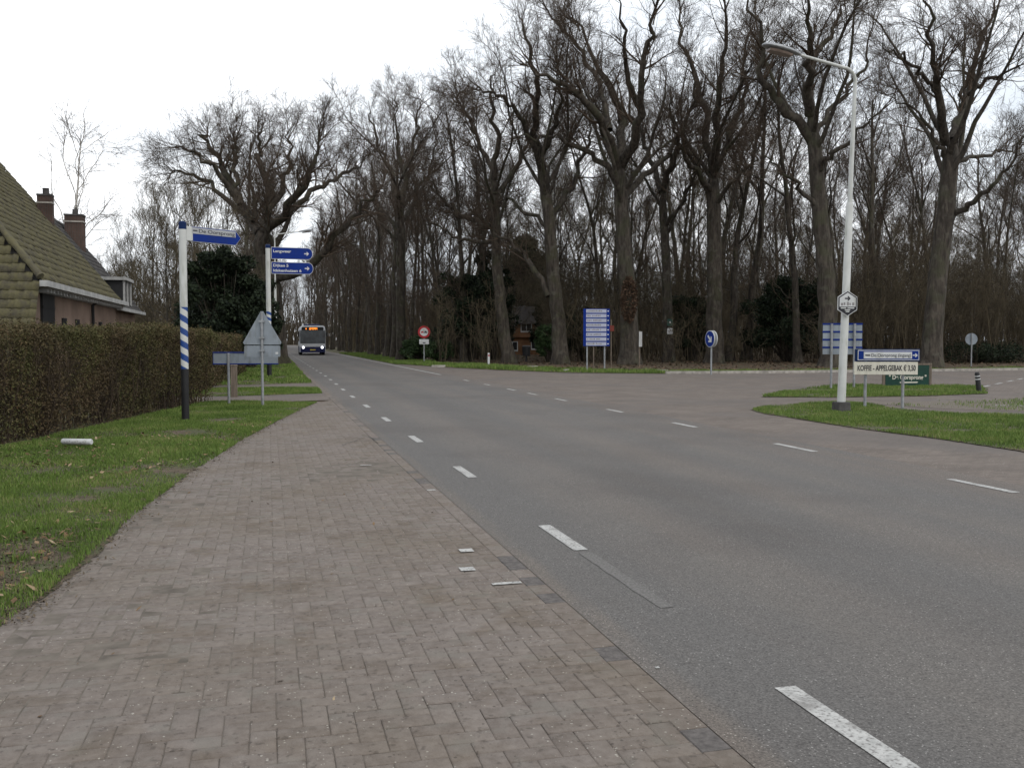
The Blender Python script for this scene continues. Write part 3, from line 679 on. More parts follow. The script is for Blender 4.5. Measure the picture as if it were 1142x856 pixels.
sketch_tree('biggest pale oak with gnarled forked crown and a leafy burl behind the directory board', gp(702, 406),
    [(703, 406, 30), (702, 340, 25), (697, 280, 22), (693, 215, 21), (690, 182, 20)],
    [([(690, 190), (678, 148), (660, 114), (636, 98), (606, 84), (585, 66)], 13), ([(690, 186), (695, 150), (689, 115), (672, 88), (656, 58), (640, 15)], 14),
     ([(692, 186), (711, 150), (716, 118), (716, 78), (726, 38), (738, -10)], 14), ([(691, 205), (662, 172), (632, 156), (600, 150), (575, 152)], 9),
     ([(693, 222), (722, 192), (748, 165), (768, 130), (780, 96)], 10), ([(680, 145), (668, 95), (650, 60), (622, 30), (606, 5)], 9), ([(714, 120), (700, 85), (698, 40), (690, 0)], 9)],
    105, m_bark='bark_pale', extra=6, **OAK)
sketch_tree('slimmer oak with a kinked trunk carrying a small green nature plate', gp(745, 404),
    [(746, 404, 17), (744, 330, 14), (742, 270, 13), (738, 212, 12)],
    [([(738, 214), (726, 182), (720, 152), (705, 125), (700, 95)], 9), ([(739, 212), (752, 180), (760, 142), (775, 108), (770, 70)], 9), ([(741, 255), (760, 225), (772, 200), (780, 170)], 6)], 106, extra=4, **OAK)
sketch_tree('straight dark mossy oak behind the blue round arrow sign', gp(797, 405),
    [(797, 405, 25), (797, 330, 21), (796, 250, 20), (795, 190, 18)],
    [([(795, 192), (788, 132), (774, 82), (760, 42), (756, -5)], 11), ([(796, 190), (801, 122), (806, 62), (810, -5)], 12), ([(797, 200), (813, 150), (830, 110), (828, 58), (840, 20)], 9),
     ([(795, 215), (770, 180), (752, 150), (748, 110)], 8), ([(797, 230), (820, 200), (838, 185), (850, 160)], 7)], 107, extra=6, **OAK)
sketch_tree('tall oak with an elbow-bent limb directly behind the white street lamp', gp(925, 409),
    [(926, 409, 31), (923, 360, 27), (920, 300, 25), (915, 250, 23), (908, 170, 20), (903, 125, 18)],
    [([(906, 158), (882, 124), (859, 102), (845, 72), (847, 42), (836, -5)], 14), ([(903, 128), (902, 82), (905, 42), (900, -10)], 14), ([(903, 75), (925, 42), (942, 5)], 10),
     ([(910, 195), (935, 165), (958, 150), (985, 120)], 8), ([(914, 235), (890, 205), (868, 190), (850, 165)], 7), ([(905, 150), (940, 110), (965, 75), (975, 30)], 8)], 108, extra=5, m_bark='bark_pale', **OAK)
sketch_tree('tall forked oak with broken middle stem and long low limb above the coffee board', gp(1040, 410),
    [(1038, 410, 30), (1042, 340, 27), (1050, 270, 26), (1058, 200, 24), (1062, 155, 20)],
    [([(1054, 160), (1046, 102), (1040, 60), (1034, -5)], 13), ([(1062, 158), (1080, 102), (1091, 60), (1112, 5)], 15), ([(1064, 165), (1072, 112), (1078, 58)], 10),
     ([(1056, 178), (1042, 162), (1036, 140), (1012, 118), (990, 100)], 7), ([(1062, 240), (1092, 220), (1120, 195), (1150, 140)], 9), ([(1064, 180), (1102, 172), (1145, 160)], 7),
     ([(1080, 105), (1110, 85), (1140, 75)], 7), ([(1046, 105), (1015, 70), (985, 50)], 7)], 109, extra=5, m_bark='bark_pale', **OAK)

# wood behind: prototypes, then copies at their own places
GW = 'slim bare trees of the wood behind the roadside oaks'
LW = 'slim bare forest tree crowded into the wood behind the roadside oaks'
LIGHT = dict(dens=(1.4, 2.1, 3.0, 4.2), lens=(3.2, 1.7, .9, .45), rmin=.006)
protos = [wood_tree(LW, 21, .25, 201, .42, 9, .5, group=GW, lowlimb=4, **LIGHT), wood_tree(LW, 19, .19, 202, .36, 10, .45, group=GW, lowlimb=6, **LIGHT),
          wood_tree(LW, 22, .32, 203, .48, 8, .6, group=GW, lowlimb=3, **LIGHT), wood_tree(LW, 16, .14, 204, .3, 11, .45, group=GW, lowlimb=6, m_twig='twig_olive', **LIGHT)]
place = []
def free(x, y, d): return all((x - a) ** 2 + (y - b) ** 2 > d * d for a, b in place)
for px, py in ((447, 402), (566, 405), (625, 406), (702, 406), (745, 404), (797, 405), (925, 409), (1040, 410)): place.append(gp(px, py))
place.append((-.2, 62))
used = set()
def plant(k, x, y, s, label, group, rz=None):
    place.append((x, y)); s3 = (s * random.uniform(.9, 1.1), s * random.uniform(.9, 1.1), s)
    if k in used: return dup(protos[k], (x, y, 0), rz if rz is not None else random.uniform(0, 6.28), s3, label, group)
    used.add(k); o = protos[k]; o.location = (x, y, 0); o.scale = s3; o['label'] = label; o['group'] = group; return o
GA, LA = 'avenue trees along the far road edge', 'bare avenue tree in the dark row beyond the red round sign'
for row, (X0, st) in enumerate(((9.9, 7.0), (14.5, 8.0), (20, 9.0))):
    y = 77 + row * 4
    while y < 215:
        x = X0 + random.uniform(-.6, .6); plant(random.choice((0, 1, 2)), x, y + random.uniform(-1.5, 1.5), random.uniform(.82, 1.02), LA, GA); y += st
GL, LL = 'avenue trees on the hedge side', 'bare tree in the row beyond the huge oak on the hedge side of the road'
for row, (X0, st) in enumerate(((-.6, 9.0), (-7, 12.0))):
    y = 84 + row * 5
    while y < 220:
        plant(random.choice((0, 1, 2)), X0 + random.uniform(-.8, .8), y, (random.uniform(.82, .98) if row == 0 else random.uniform(.5, .62) + max(0, y - 110) * .003), LL, GL); y += st
for x, y in ((-5, 232), (-.5, 240), (9.5, 228), (13, 238), (-2, 262), (10.5, 258), (0.2, 282), (9.6, 284), (-8, 274), (15, 270), (1.5, 296), (5, 300), (8.5, 297), (3, 312), (6.5, 316)): plant(random.choice((0, 2)), x, y, random.uniform(.95, 1.1), 'distant bare tree closing the far end of the road behind the bus', 'trees closing the far end of the road')
n = 0; tries = 0
while n < 105 and tries < 6000:
    tries += 1
    px = random.uniform(455, 1230); Y = random.uniform(56, 118); p = at(px, 379, Y); x = p[0]
    if Y < 60 and px < 830: continue
    if 572 < px < 606 and Y < 100: continue
    if not free(x, Y, 3.1): continue
    plant(random.choice((0, 1, 1, 2, 3, 3)), x, Y, random.uniform(.85, 1.12) if px > 560 else random.uniform(.72, .9), LW, GW); n += 1
# low trees behind the house, and the birch
GH, LH = 'bushy olive trees behind the farmhouse', 'low bushy olive-twigged tree between the farmhouse and the huge oak'
low = wood_tree(LH, 12.5, .14, 221, .12, 13, .75, m_twig='twig_olive', name='field_maple', group=GH, dens=(1.5, 2.2, 3.0, 4.0), lens=(3.4, 1.8, .95, .5), wig=(.12, .14, .15, .12), trop=.12, up=.35, rmin=.006)
spots = [(150, 66, .66), (185, 60, .74), (215, 70, .95), (136, 78, .62), (235, 58, .74), (168, 84, .98), (200, 88, 1.1), (126, 62, .46), (250, 75, 1.0)]
for i, (px, Y, s) in enumerate(spots):
    p = at(px, 379, Y)
    if i == 0: low.location = (p[0], Y, 0); low.scale = (s,) * 3; low.rotation_euler.z = 1
    else: dup(low, (p[0], Y, 0), i * 1.9, s)
p = at(80, 379, 62)
b = wood_tree('pale slender birch rising behind the farmhouse chimneys', 15.2, .15, 231, .3, 12, .5, m_bark='birch', m_twig='twig_birch', name='birch_tree', lean=.02, dens=(1.2, 1.8, 2.4, 3.0), lens=(2.4, 1.5, .9, .5), trop=-.02, rmin=.005)
b.location = (p[0], 62, 0)

# thicket and far wood: nobody could count these stems
def thicket(name, n, xs, hs, m, seed, nb=9, tw=7, r=(.012, .035)):
    g = np.random.default_rng(seed); p0 = xs(g, n); h = g.uniform(*hs, n)
    d = np.stack([g.normal(0, .13, n), g.normal(0, .13, n), np.ones(n)], 1)
    P, Rd = march(p0, d, h, 7, .09, .03, g.uniform(*r, n), np.full(n, .006), g)
    parts = [tubes(P, Rd, 4)]
    P2, R2 = spawn(P, Rd, np.full(n, float(nb)), 2.3, 42, 5, .2, .05, g, t0=.08, rk=.5, rmin=.008, up=.2); parts.append(tubes(P2, R2, 3))
    P3, R3 = spawn(P2, R2, np.full(len(P2), float(tw)), .9, 44, 3, .25, .03, g, t0=.1, rk=.6, rmin=.007); parts.append(tubes(P3, R3, 3))
    V, q = join(parts); return tag(mesh_np(name, V, q, A[m]), kind='stuff')
def band(px0, px1, Y0, Y1):
    def f(g, n):
        o = []
        for _ in range(n):
            Y = g.uniform(Y0, Y1); px = g.uniform(px0, px1); q = at(px, 379, Y); o.append((q[0], Y, -.1))
        return np.array(o)
    return f
thicket('undergrowth', 900, band(935, 1200, 53, 74), (4.0, 10.5), 'brush', 301)
thicket('undergrowth', 800, band(610, 960, 62, 88), (3, 8.0), 'brush', 302)
thicket('undergrowth', 26, band(485, 560, 58, 64), (1.5, 6.0), 'brush', 311, nb=7, tw=6, r=(.008, .022))
thicket('undergrowth', 46, band(640, 960, 53.5, 60), (1.0, 4.5), 'brush', 312, nb=7, tw=6, r=(.008, .022))
thicket('undergrowth', 420, band(480, 560, 72, 95), (2.5, 6.0), 'brush', 303)
thicket('far_woods', 1500, band(608, 1250, 95, 135), (6, 14), 'brush', 304, nb=10, tw=6, r=(.04, .10))
thicket('far_woods', 900, band(385, 580, 118, 200), (6, 15), 'brush', 305, nb=10, tw=6, r=(.04, .10))
def xs_l2(g, n): return np.stack([g.uniform(-45, -1.5, n), g.uniform(130, 250, n), np.full(n, -.1)], 1)
thicket('far_woods', 700, xs_l2, (7, 17), 'brush', 308, nb=10, tw=5, r=(.05, .12))
def xs_left(g, n): return np.stack([g.uniform(-22, -2.5, n), g.uniform(62, 120, n), np.full(n, -.1)], 1)
thicket('undergrowth', 520, xs_left, (2.0, 5.5), 'brush', 306)
def xs_end(g, n): return np.stack([g.uniform(-40, 40, n), g.uniform(300, 345, n), np.full(n, -.1)], 1)
thicket('far_woods', 1100, xs_end, (10, 24), 'brush', 307, nb=10, tw=5, r=(.06, .15))

# dark evergreens
def leaf_cloud(Pc, s, g, flat=.0):
    n = len(Pc); a = unit(g.normal(0, 1, (n, 3))); b = unit(np.cross(a, g.normal(0, 1, (n, 3)))); s = (s * g.uniform(.6, 1.3, n))[:, None]
    V = np.stack([Pc - a * s, Pc - b * s * .5, Pc + a * s, Pc + b * s * .5], 1).reshape(-1, 3); o = np.arange(n)[:, None] * 4
    return V, np.concatenate([o, o + 1, o + 2, o + 3], 1)
def evergreen(label, px, Y, wd, h, seed, n=6000, s=.14, m='evergreen', cone=.3, cat='shrub', name='evergreen_shrub', z0=.2):
    g = np.random.default_rng(seed); p = at(px, 379, Y); o = thing(name, label, cat, (p[0], Y, 0))
    n = int(n * 2.4); s *= .62; k = 70; bz = g.uniform(z0, 1, k) ** .9; nn = lambda: np.clip(g.normal(0, .3, k), -.42, .42); bc = np.stack([nn() * wd * (1 - cone * bz), nn() * wd * (1 - cone * bz), bz * h * .86], 1); br = g.uniform(.07, .17, k) * wd * (1 - .35 * bz)
    i = g.integers(0, k, n); d = unit(g.normal(0, 1, (n, 3))); r = br[i] * (g.uniform(.2, 1.0, n) ** .6 + np.abs(g.normal(0, .22, n)))
    Pc = bc[i] + d * r[:, None] * [1, 1, .85]; Pc[:, 2] = np.abs(Pc[:, 2]) + .03
    V, q = leaf_cloud(Pc, s, g); mesh_np('foliage', V, q, A[m], o)
    # stems reach into every clump
    st = []
    for c in bc:
        q0 = np.array([c[0] * .15, c[1] * .15, 0]); st.append(resample([q0, (q0 + c) / 2 + [0, 0, .1 * h], c], [.05, .035, .012], 6))
    V, q = tubes(np.stack([a for a, _ in st]), np.stack([r for _, r in st]), 5); mesh_np('stem', V, q, A['bark'], o)
    return o
evergreen('big dark holly mass between the two blue signposts', 252, 46, 4.4, 6.2, 401, 12000, .16)
evergreen('rounded dark holly close beside the foot of the huge oak', 279, 54, 3.6, 5.6, 402, 8000, .16)
evergreen('tall black yew beside the white marker post', 522, 66, 5.0, 7.2, 403, 9000, .18)
evergreen('dark yew between the curved oak and the stout leaning oak', 548, 72, 4.0, 9.5, 404, 8000, .18, cone=.5)
evergreen('rounded green laurel beside the garden of the orange house', 612, 64, 2.2, 2.9, 405, 3500, .14, 'laurel')
evergreen('dark shrub behind the tall blue directory board', 652, 66, 3.4, 4.4, 406, 5000, .16)
evergreen('black yew between the kinked oak and the straight mossy oak', 770, 64, 4.0, 5.2, 407, 8000, .18)
evergreen('wide black yew behind the grey back of the panel sign', 882, 60, 6.4, 6.4, 408, 13000, .18)
evergreen('low green laurel at the foot of the Y-forked oak', 468, 70, 3.2, 2.0, 409, 3500, .13, 'laurel')
evergreen('low green laurel under the red round sign post', 488, 67, 2.4, 1.6, 410, 2500, .13, 'laurel')
evergreen('tall yew screening one corner of the orange house', 607, 88, 3.0, 7.0, 414, 5000, .18)
evergreen('narrow yew on the other side of the orange house front', 561, 90, 2.0, 6.5, 415, 4000, .18)
evergreen('tall dark spruce over the roof of the orange house', 590, 108, 11, 15, 411, 16000, .3, cone=.7, cat='tree', name='spruce_tree')
evergreen('dark green bush behind the white signpost hedge corner', 232, 52, 3.6, 4.6, 412, 6000, .15)
evergreen('low bramble heap of dark leaves right of the coffee board', 1095, 54, 5.0, 1.3, 413, 2500, .12, 'evergreen', 0)

# ------------------------------------------------------------------ hedges
def hedge(label, a, b, depth, h, n, seed, s=.028):
    g = np.random.default_rng(seed); a = np.array(a); b = np.array(b); L = np.linalg.norm(b - a); u = (b - a) / L; nrm = np.array((-u[1], u[0]))   # nrm: away from the road
    o = thing('hedge', label, 'hedge', (a[0], a[1], 0), math.atan2(u[1], u[0]))
    t = g.uniform(0, L, n); f = g.uniform(0, 1, n); ff = np.empty((n, 3)); q = g.uniform(0, 1, n)
    zt = h + .085 * pnoise(t, t * 0, .9, seed) + .055 * pnoise(t, f, 3.5, seed) - .10 * np.clip(1 - q * 0 - 1, 0, 1)
    bul = .14 * pnoise(t, f * 3, .8, seed + 2) + .07 * pnoise(t * 1.0, f * 5, 3, seed + 3)
    side = q < .6; topm = (q >= .6) & (q < .88)
    skin = np.abs(g.normal(0, .13, n)) - (g.uniform(0, 1, n) < .06) * g.uniform(0, .12, n)
    ff[:, 0] = t
    z = np.where(topm, zt - skin, (f ** .8) * zt); ff[:, 1] = np.where(side, skin + bul * (z / h), np.where(topm, g.uniform(-.05, depth, n), depth - skin)); ff[:, 2] = np.maximum(z, .02)
    endm = g.uniform(0, 1, n) < .06; ff[endm, 0] = np.where(g.uniform(0, 1, endm.sum()) < .5, np.abs(g.normal(0, .06, endm.sum())), L - np.abs(g.normal(0, .06, endm.sum()))); ff[endm, 1] = g.uniform(0, depth, endm.sum())
    keep = g.uniform(0, 1, n) < np.clip(.22 + .8 * (ff[:, 2] / h) + .25 * pnoise(ff[:, 0], ff[:, 2], 2.2, seed + 7), .04, 1)              # thin and twiggy near the ground
    V, qd = leaf_cloud(ff[keep], s, g); mesh_np('foliage', V, qd, A['hedge_leaf'], o)
    m = int(L * 60); p0 = np.stack([g.uniform(0, L, m), g.uniform(.12, depth - .1, m), np.zeros(m)], 1)
    P, Rd = march(p0, np.stack([g.normal(0, .15, m), g.normal(0, .2, m), np.ones(m)], 1), g.uniform(.75, 1.0, m) * h, 6, .12, .05, g.uniform(.006, .016, m), np.full(m, .003), g)
    P[..., 1] = np.clip(P[..., 1], .02, depth); parts = [tubes(P, Rd, 4)]
    P2, R2 = spawn(P, Rd, np.full(m, 9.0), .5, 45, 3, .25, .04, g, t0=.1, rk=.5, rmin=.003); P2[..., 2] = np.minimum(P2[..., 2], h + .03); P2[..., 1] = np.clip(P2[..., 1], -.1, depth + .1); parts.append(tubes(P2, R2, 3))
    V, qd = join(parts); mesh_np('stem', V, qd, A['hedge_twig'], o)
    return o
hedge('long clipped brown-green beech hedge beside the grass verge in front of the farmhouse', (-6.9, 1.5), (-1.35, 24.6), 1.1, 1.74, 270000, 501, .0215)
hedge('shorter clipped hedge beyond the first driveway behind the grey triangle sign', (-1.75, 29.5), (-1.0, 47), 1.2, 1.72, 80000, 502, .034)

# ------------------------------------------------------------------ farmhouse
def pantiles(name, parent, o, ex, ey, nx_m, ny_m, m, clip=None, tw=.19, th=.25):
    """real pantile relief on a plane: o origin at the eave, ex along the eave, ey up the slope; clip(u, v) -> keep"""
    o, ex, ey = (np.asarray(v, float) for v in (o, ex, ey)); nrm = unit(np.cross(ex, ey)[None])[0]
    nu = int(nx_m / tw) * 6; rows = int(ny_m / th); V = []; Q = []
    u = np.linspace(0, nx_m, nu + 1); g = np.random.default_rng(3); base = 0
    for r in range(rows):
        j = g.normal(0, .006, nu // 6 + 2)
        for vv, dz in ((r * th - .02, .032), (r * th + th * .98, .010)):
            hgt = tw * .085 * np.sin(u / tw * 2 * PI) + dz + j[(u / tw).astype(int)]
            V.append(o + ex * u[:, None] + ey * vv + nrm * hgt[:, None])
        i = base + np.arange(nu); Q.append(np.stack([i, i + 1, i + nu + 2, i + nu + 1], 1)); 
        front = V[-2] - nrm * .024; V.append(front); k = base + 2 * (nu + 1) + np.arange(nu); Q.append(np.stack([k, k + 1, i + 1, i], 1)); base += 3 * (nu + 1)
    V = np.concatenate(V); Q = np.concatenate(Q)
    if clip:
        rel = V - o; uu = rel @ ex; vv = rel @ ey; ok = clip(uu, vv)
        Q = Q[ok[Q].all(1)]
    return mesh_np(name, V, Q, m, parent)
HX, HY0, HY1, EZ = -5.0, 22.6, 34.4, 2.95
PT = R(51); RUN = 6.2; RZ = EZ + RUN * math.tan(PT)
house = thing('farmhouse', 'old brick farmhouse with mossy tiled roof and two chimneys behind the hedge', 'house', (HX, HY0, 0))
W_ = HY1 - HY0
mb = MB().box((-.15, W_ / 2, EZ / 2), (.3, W_, EZ)).box((-RUN, W_ - .15, EZ / 2), (2 * RUN - .3, .3, EZ)).box((-RUN, .35, .85), (2 * RUN - .3, .3, 1.7)).box((-2 * RUN + .15, W_ / 2, EZ / 2), (.3, W_ - .6, EZ))
mb.add([(-.3, W_ - .02, EZ), (-2 * RUN + .3, W_ - .02, EZ), (-RUN, W_ - .02, RZ - .3), (-.3, W_ - .3, EZ), (-2 * RUN + .3, W_ - .3, EZ), (-RUN, W_ - .3, RZ - .3)], [(0, 1, 2), (3, 5, 4), (0, 2, 5, 3), (2, 1, 4, 5), (1, 0, 3, 4)])
mb.build('wall', A['brick'], house)
slope = RUN / math.cos(PT); HIP = 4.3                                          # the front hip leans back this far
s_ = np.array([-math.cos(PT), 0, math.sin(PT)])
roof_e = pantiles('roof', house, (.28, 0, EZ - .22), (0, 1, 0), s_, W_ + .15, slope + .4, A['tile_moss'], lambda u, v: u > HIP * (v / slope) - .1)
deck = MB().add([(.25, 0, EZ - .24), (.25, W_ + .12, EZ - .24), (-RUN, W_ + .12, RZ), (-RUN, HIP, RZ), (-2 * RUN - .25, 0, EZ - .24), (-2 * RUN - .25, W_ + .12, EZ - .24)], [(0, 1, 2, 3), (4, 3, 2, 5), (0, 3, 4)])
deck.build('roof_deck', A['slate'], house)
fa = math.atan2(RZ - EZ, HIP); fs = np.array([0, math.cos(fa), math.sin(fa)])
drop = 2.2; fl = math.hypot(RZ - EZ, HIP)
pantiles('hip_roof', house, np.array((-2 * RUN - .3, 0.0, EZ)) - fs * drop, (1, 0, 0), fs, 2 * RUN + .55, drop + fl, A['tile_moss'],
         lambda u, v: (v < drop) & (u < 2 * RUN + .5 - .35 * (1 - v / drop) * 0) | (v >= drop) & (np.abs(u - RUN - .3) < RUN * (1 - (v - drop) / fl) + .12), tw=.15, th=.23)
hp = [Vector((.2, -.02, EZ - .01)).lerp(Vector((-RUN, HIP, RZ + .02)), i / 59) for i in range(60)]
MB().tube(hp, [(.088, .074, .066)[i % 3] for i in range(60)], 10).build('hip_ridge', A['tile_moss'], house, True)
MB().tube([(-RUN, HIP, RZ + .06), (-RUN, W_ + .12, RZ + .06)], .13, 10).build('ridge', A['tile_moss'], house, True)
g_ = MB().box((.33, W_ / 2 - .1, EZ - .18), (.16, W_ + .5, .13)); g_.build('gutter', A['eave'], house)
cb = [(.1, EZ - .245)]                                       # one toothed board under the gutter
for k in range(int(W_ / .35)): cb += [(.17 + k * .35, EZ - .265), (.17 + k * .35, EZ - .345), (.24 + k * .35, EZ - .345), (.24 + k * .35, EZ - .265)]
cb += [(W_ - .05, EZ - .265), (W_ - .05, EZ - .245)]
MB().plate(cb, -.30, -.01).build('eaves_trim', A['eave'], house).rotation_euler.z = R(90)
MB().box((.02, 1.45, 1.75), (.07, 1.25, 1.75)).box((.05, 1.45, 2.3), (.04, 1.27, .06)).box((.05, 1.45, 1.1), (.04, 1.27, .06)).build('shutter', A['black'], house)
MB().tube([(.08, 7.0, 0), (.08, 7.0, EZ - .4), (.3, 7.0, EZ - .22)], .045).build('drainpipe', A['black'], house, True)
for k, y in enumerate((3.3, 5.0, 8.6, 10.3)):
    f = MB().box((.02, y, 1.9), (.05, .42, .40)).build('window', A['black'], house)
    MB().box((.045, y, 1.68), (.06, .5, .05)).build('sill', A['kerb'], f)
def chimney(x, y, z, h, par, k=1.0):
    c = MB().box((x, y, z + h / 2), (.75 * k, .65 * k, h)).build('chimney', A['brick_dark'], par)
    MB().box((x, y, z + h - .22), (.81 * k, .71 * k, .05)).build('cap', A['kerb'], c)
    MB().box((x, y, z + h + .03), (.8 * k, .7 * k, .06)).build('cap', A['slate'], c)
    MB().tube([(x, y + .1, z + h), (x, y + .1, z + h + .28)], .1).build('pot', A['slate'], c, True)
q = at(51, 238, HY1 - .6); chimney(q[0] - HX, HY1 - .6 - HY0, q[2] - 2.0, 2.55, house, .58)
# rear wing with grey roof and dormer
wing = thing('house_wing', 'lower rear wing of the farmhouse with grey roof, dormer and drainpipe', 'house', (HX, HY1 + .1, 0))
WL = 6.2; EW = 2.75
MB().box((-.35, WL / 2, EW / 2), (.3, WL, EW)).box((-3.5, WL - .15, EW / 2), (6.0, .3, EW)).build('wall', A['brick'], wing)
pantiles('roof', wing, (.1, 0, EW - .15), (0, 1, 0), s_, WL + .2, 4.7, A['slate'])
MB().add([(.1, .02, EW - .2), (.1, WL + .2, EW - .2), (.1 - 2.9, WL + .2, EW - .2 + 2.9 * math.tan(PT)), (.1 - 2.9, .02, EW - .2 + 2.9 * math.tan(PT)), (-5.7, .02, EW - .2), (-5.7, WL + .2, EW - .2)], [(0, 1, 2, 3), (3, 2, 5, 4)]).build('roof_deck', A['slate'], wing)
MB().box((.12, WL / 2, EW - .14), (.15, WL + .4, .11)).build('gutter', A['eave'], wing)
q = at(84, 268, HY1 + 4.5); chimney(q[0] - HX, 4.4, q[2] - 2.0, 2.9, wing, .85)
dm = MB().box((-.75, 3.3, EW + .52), (1.3, 1.7, .9)).build('dormer', A['black'], wing)
MB().box((-.75, 3.3, EW + 1.03), (1.55, 2.05, .11)).box((-.07, 3.3, EW + .52), (.06, .07, .9)).box((-.07, 2.47, EW + .52), (.07, .07, .9)).box((-.07, 4.13, EW + .52), (.07, .07, .9)).build('frame', A['eave'], dm)

# far house in the gap of the wood
p = at(588, 379, 96)
hs = thing('country_house', 'small orange brick house seen through the gap between the trunks', 'house', (p[0], 96, 0), R(-8))
MB().box((0, 2.5, 1.65), (6.5, 5, 3.3)).build('wall', A['brick_pale'], hs)
MB().add([(-3.6, -.3, 3.25), (3.6, -.3, 3.25), (3.6, 5.3, 3.25), (-3.6, 5.3, 3.25), (-3.6, 2.5, 5.2), (3.6, 2.5, 5.2)], [(0, 1, 5, 4), (2, 3, 4, 5), (0, 4, 3), (1, 2, 5), (3, 2, 1, 0)]).build('roof', mat('dark house roof', two((.028, .024, .022), .3), 5), hs)
for x, za in ((-1.9, 2.35), (-.1, 2.35), (-1.6, .35), (1.0, .5)):
    f = MB().plate(rect(x - .6, x + .6, za, za + 1.05), -.05, -.002).build('window', A['board_white'], hs)
    for s in (-.28, .28): MB().plate(rect(x + s - .23, x + s + .23, za + .16, za + .98), -.07, -.051).build('pane', A['black'], f)
MB().plate(rect(-3.2, 3.2, 1.85, 2.1), -.25, -.002).build('ledge', A['brick_pale'], hs)
MB().plate(rect(1.9, 2.8, .05, 2.15), -.05, -.002).build('door', A['wood'], hs)

# ------------------------------------------------------------------ signs and posts
def stripe_mat():
    m = bpy.data.materials.new('blue and white barber stripes'); m.use_nodes = True; n = m.node_tree.nodes; L = m.node_tree.links; b = n['Principled BSDF']
    b.inputs['Roughness'].default_value = .45
    t = n.new('ShaderNodeTexCoord'); s = n.new('ShaderNodeSeparateXYZ'); L.new(t.outputs['Object'], s.inputs[0])
    def mth(op, a, b_=None):
        k = n.new('ShaderNodeMath'); k.operation = op
        for i, v in enumerate((a, b_)):
            if v is None: continue
            if isinstance(v, (int, float)): k.inputs[i].default_value = v
            else: L.new(v, k.inputs[i])
        return k.outputs[0]
    an = mth('MULTIPLY', mth('ARCTAN2', s.outputs['Y'], s.outputs['X']), 1 / (2 * PI))
    f = mth('GREATER_THAN', mth('FRACT', mth('ADD', mth('MULTIPLY', s.outputs['Z'], 4.1), an)), .5)
    x = n.new('ShaderNodeMix'); x.data_type = 'RGBA'; L.new(f, x.inputs[0]); x.inputs[6].default_value = (.50, .51, .49, 1); x.inputs[7].default_value = (.006, .045, .20, 1)
    L.new(x.outputs[2], b.inputs['Base Color']); return m
A['stripes'] = stripe_mat()
for k, c in (('signback', (.12, .125, .115)), ('galv', (.15, .145, .13)), ('board_white', (.36, .36, .32)), ('white', (.24, .25, .19)), ('cream', (.38, .36, .29)), ('blue', (.012, .03, .12))): overlay(A[k], 3.2, .52, .72, c, .55, stretch=(3, 3, .7), detail=8)
def logo(mb, x, z, h, y):
    mb.plate([(x, z), (x + h * .55, z - h * .32), (x + h * .55, z + h * .32)][::1], y - .0015, y)
    mb.plate(rect(x + h * .6, x + h * 1.7, z - h * .24, z - h * .02), y - .0015, y); mb.plate(rect(x + h * .6, x + h * 1.7, z + h * .04, z + h * .22), y - .0015, y)
def finger_post(label, base, H, r, zs, cap):
    o = thing('signpost', label, 'signpost', (*base, 0))
    MB().tube([(0, 0, -.1), (0, 0, zs[0])], r, 20).build('base', A['black'], o, True)
    MB().tube([(0, 0, zs[0] + .001), (0, 0, zs[1])], r * 1.0, 24).build('striped_band', A['stripes'], o, True)
    MB().tube([(0, 0, zs[1] + .001), (0, 0, H - cap)], r, 20).build('pole', A['white'], o, True)
    MB().tube([(0, 0, H - cap + .001), (0, 0, H - .02), (0, 0, H)], [r * 1.02, r * 1.02, r * .7], 20).build('cap', A['blue_dark'], o, True)
    return o
# first signpost, at the hedge
o = finger_post('tall white signpost with blue and white stripes and one arrow board for the inn', gp(207, 470), 3.78, .07, (1.0, 2.17), .15)
br = MB().box((.13, 0, 3.56), (.14, .07, .27)).build('bracket', A['white'], o, bevel=.008); br.rotation_euler.z = R(37)
aL, ah = 1.13, .29
def arrow_board(par, x0, z0, L, h, tip, rz, m=A['blue'], white=.008, rnd=False):
    def outl(i):
        if rnd:
            r = h / 2 - .001 - i * .6
            return [(x0 + i, z0 + i), (x0 + L - h * .42, z0 + i)] + [(x0 + L - h * .42 + (h * .42 - i) * math.sin(R(a)), z0 + h / 2 - (h / 2 - i) * math.cos(R(a))) for a in range(15, 166, 15)] + [(x0 + L - h * .42, z0 + h - i), (x0 + i, z0 + h - i)]
        return [(x0 + i, z0 + i), (x0 + L - tip - i * .3, z0 + i), (x0 + L - i * 1.3, z0 + h / 2), (x0 + L - tip - i * .3, z0 + h - i), (x0 + i, z0 + h - i)]
    b = MB().plate(outl(0), -.03, .03).build('arrow_board', A['board_white'], par, bevel=.003); b.rotation_euler.z = rz
    MB().plate(outl(white), -.034, -.0305).build('face', m, b)
    return b
b = arrow_board(o, .15, 3.415, aL, ah, .13, R(37))
MB().plate(rect(.175, .15 + aL - .13, 3.568, 3.682), -.038, -.0345).build('name_strip', A['strip'], b)
lg = MB(); logo(lg, .19, 3.625, .06, -.0385); lg.build('logo', A['ink'], b)
text('De Oorsprong', A['ink'], b, .315, 3.595, -.0385, .07, .80)
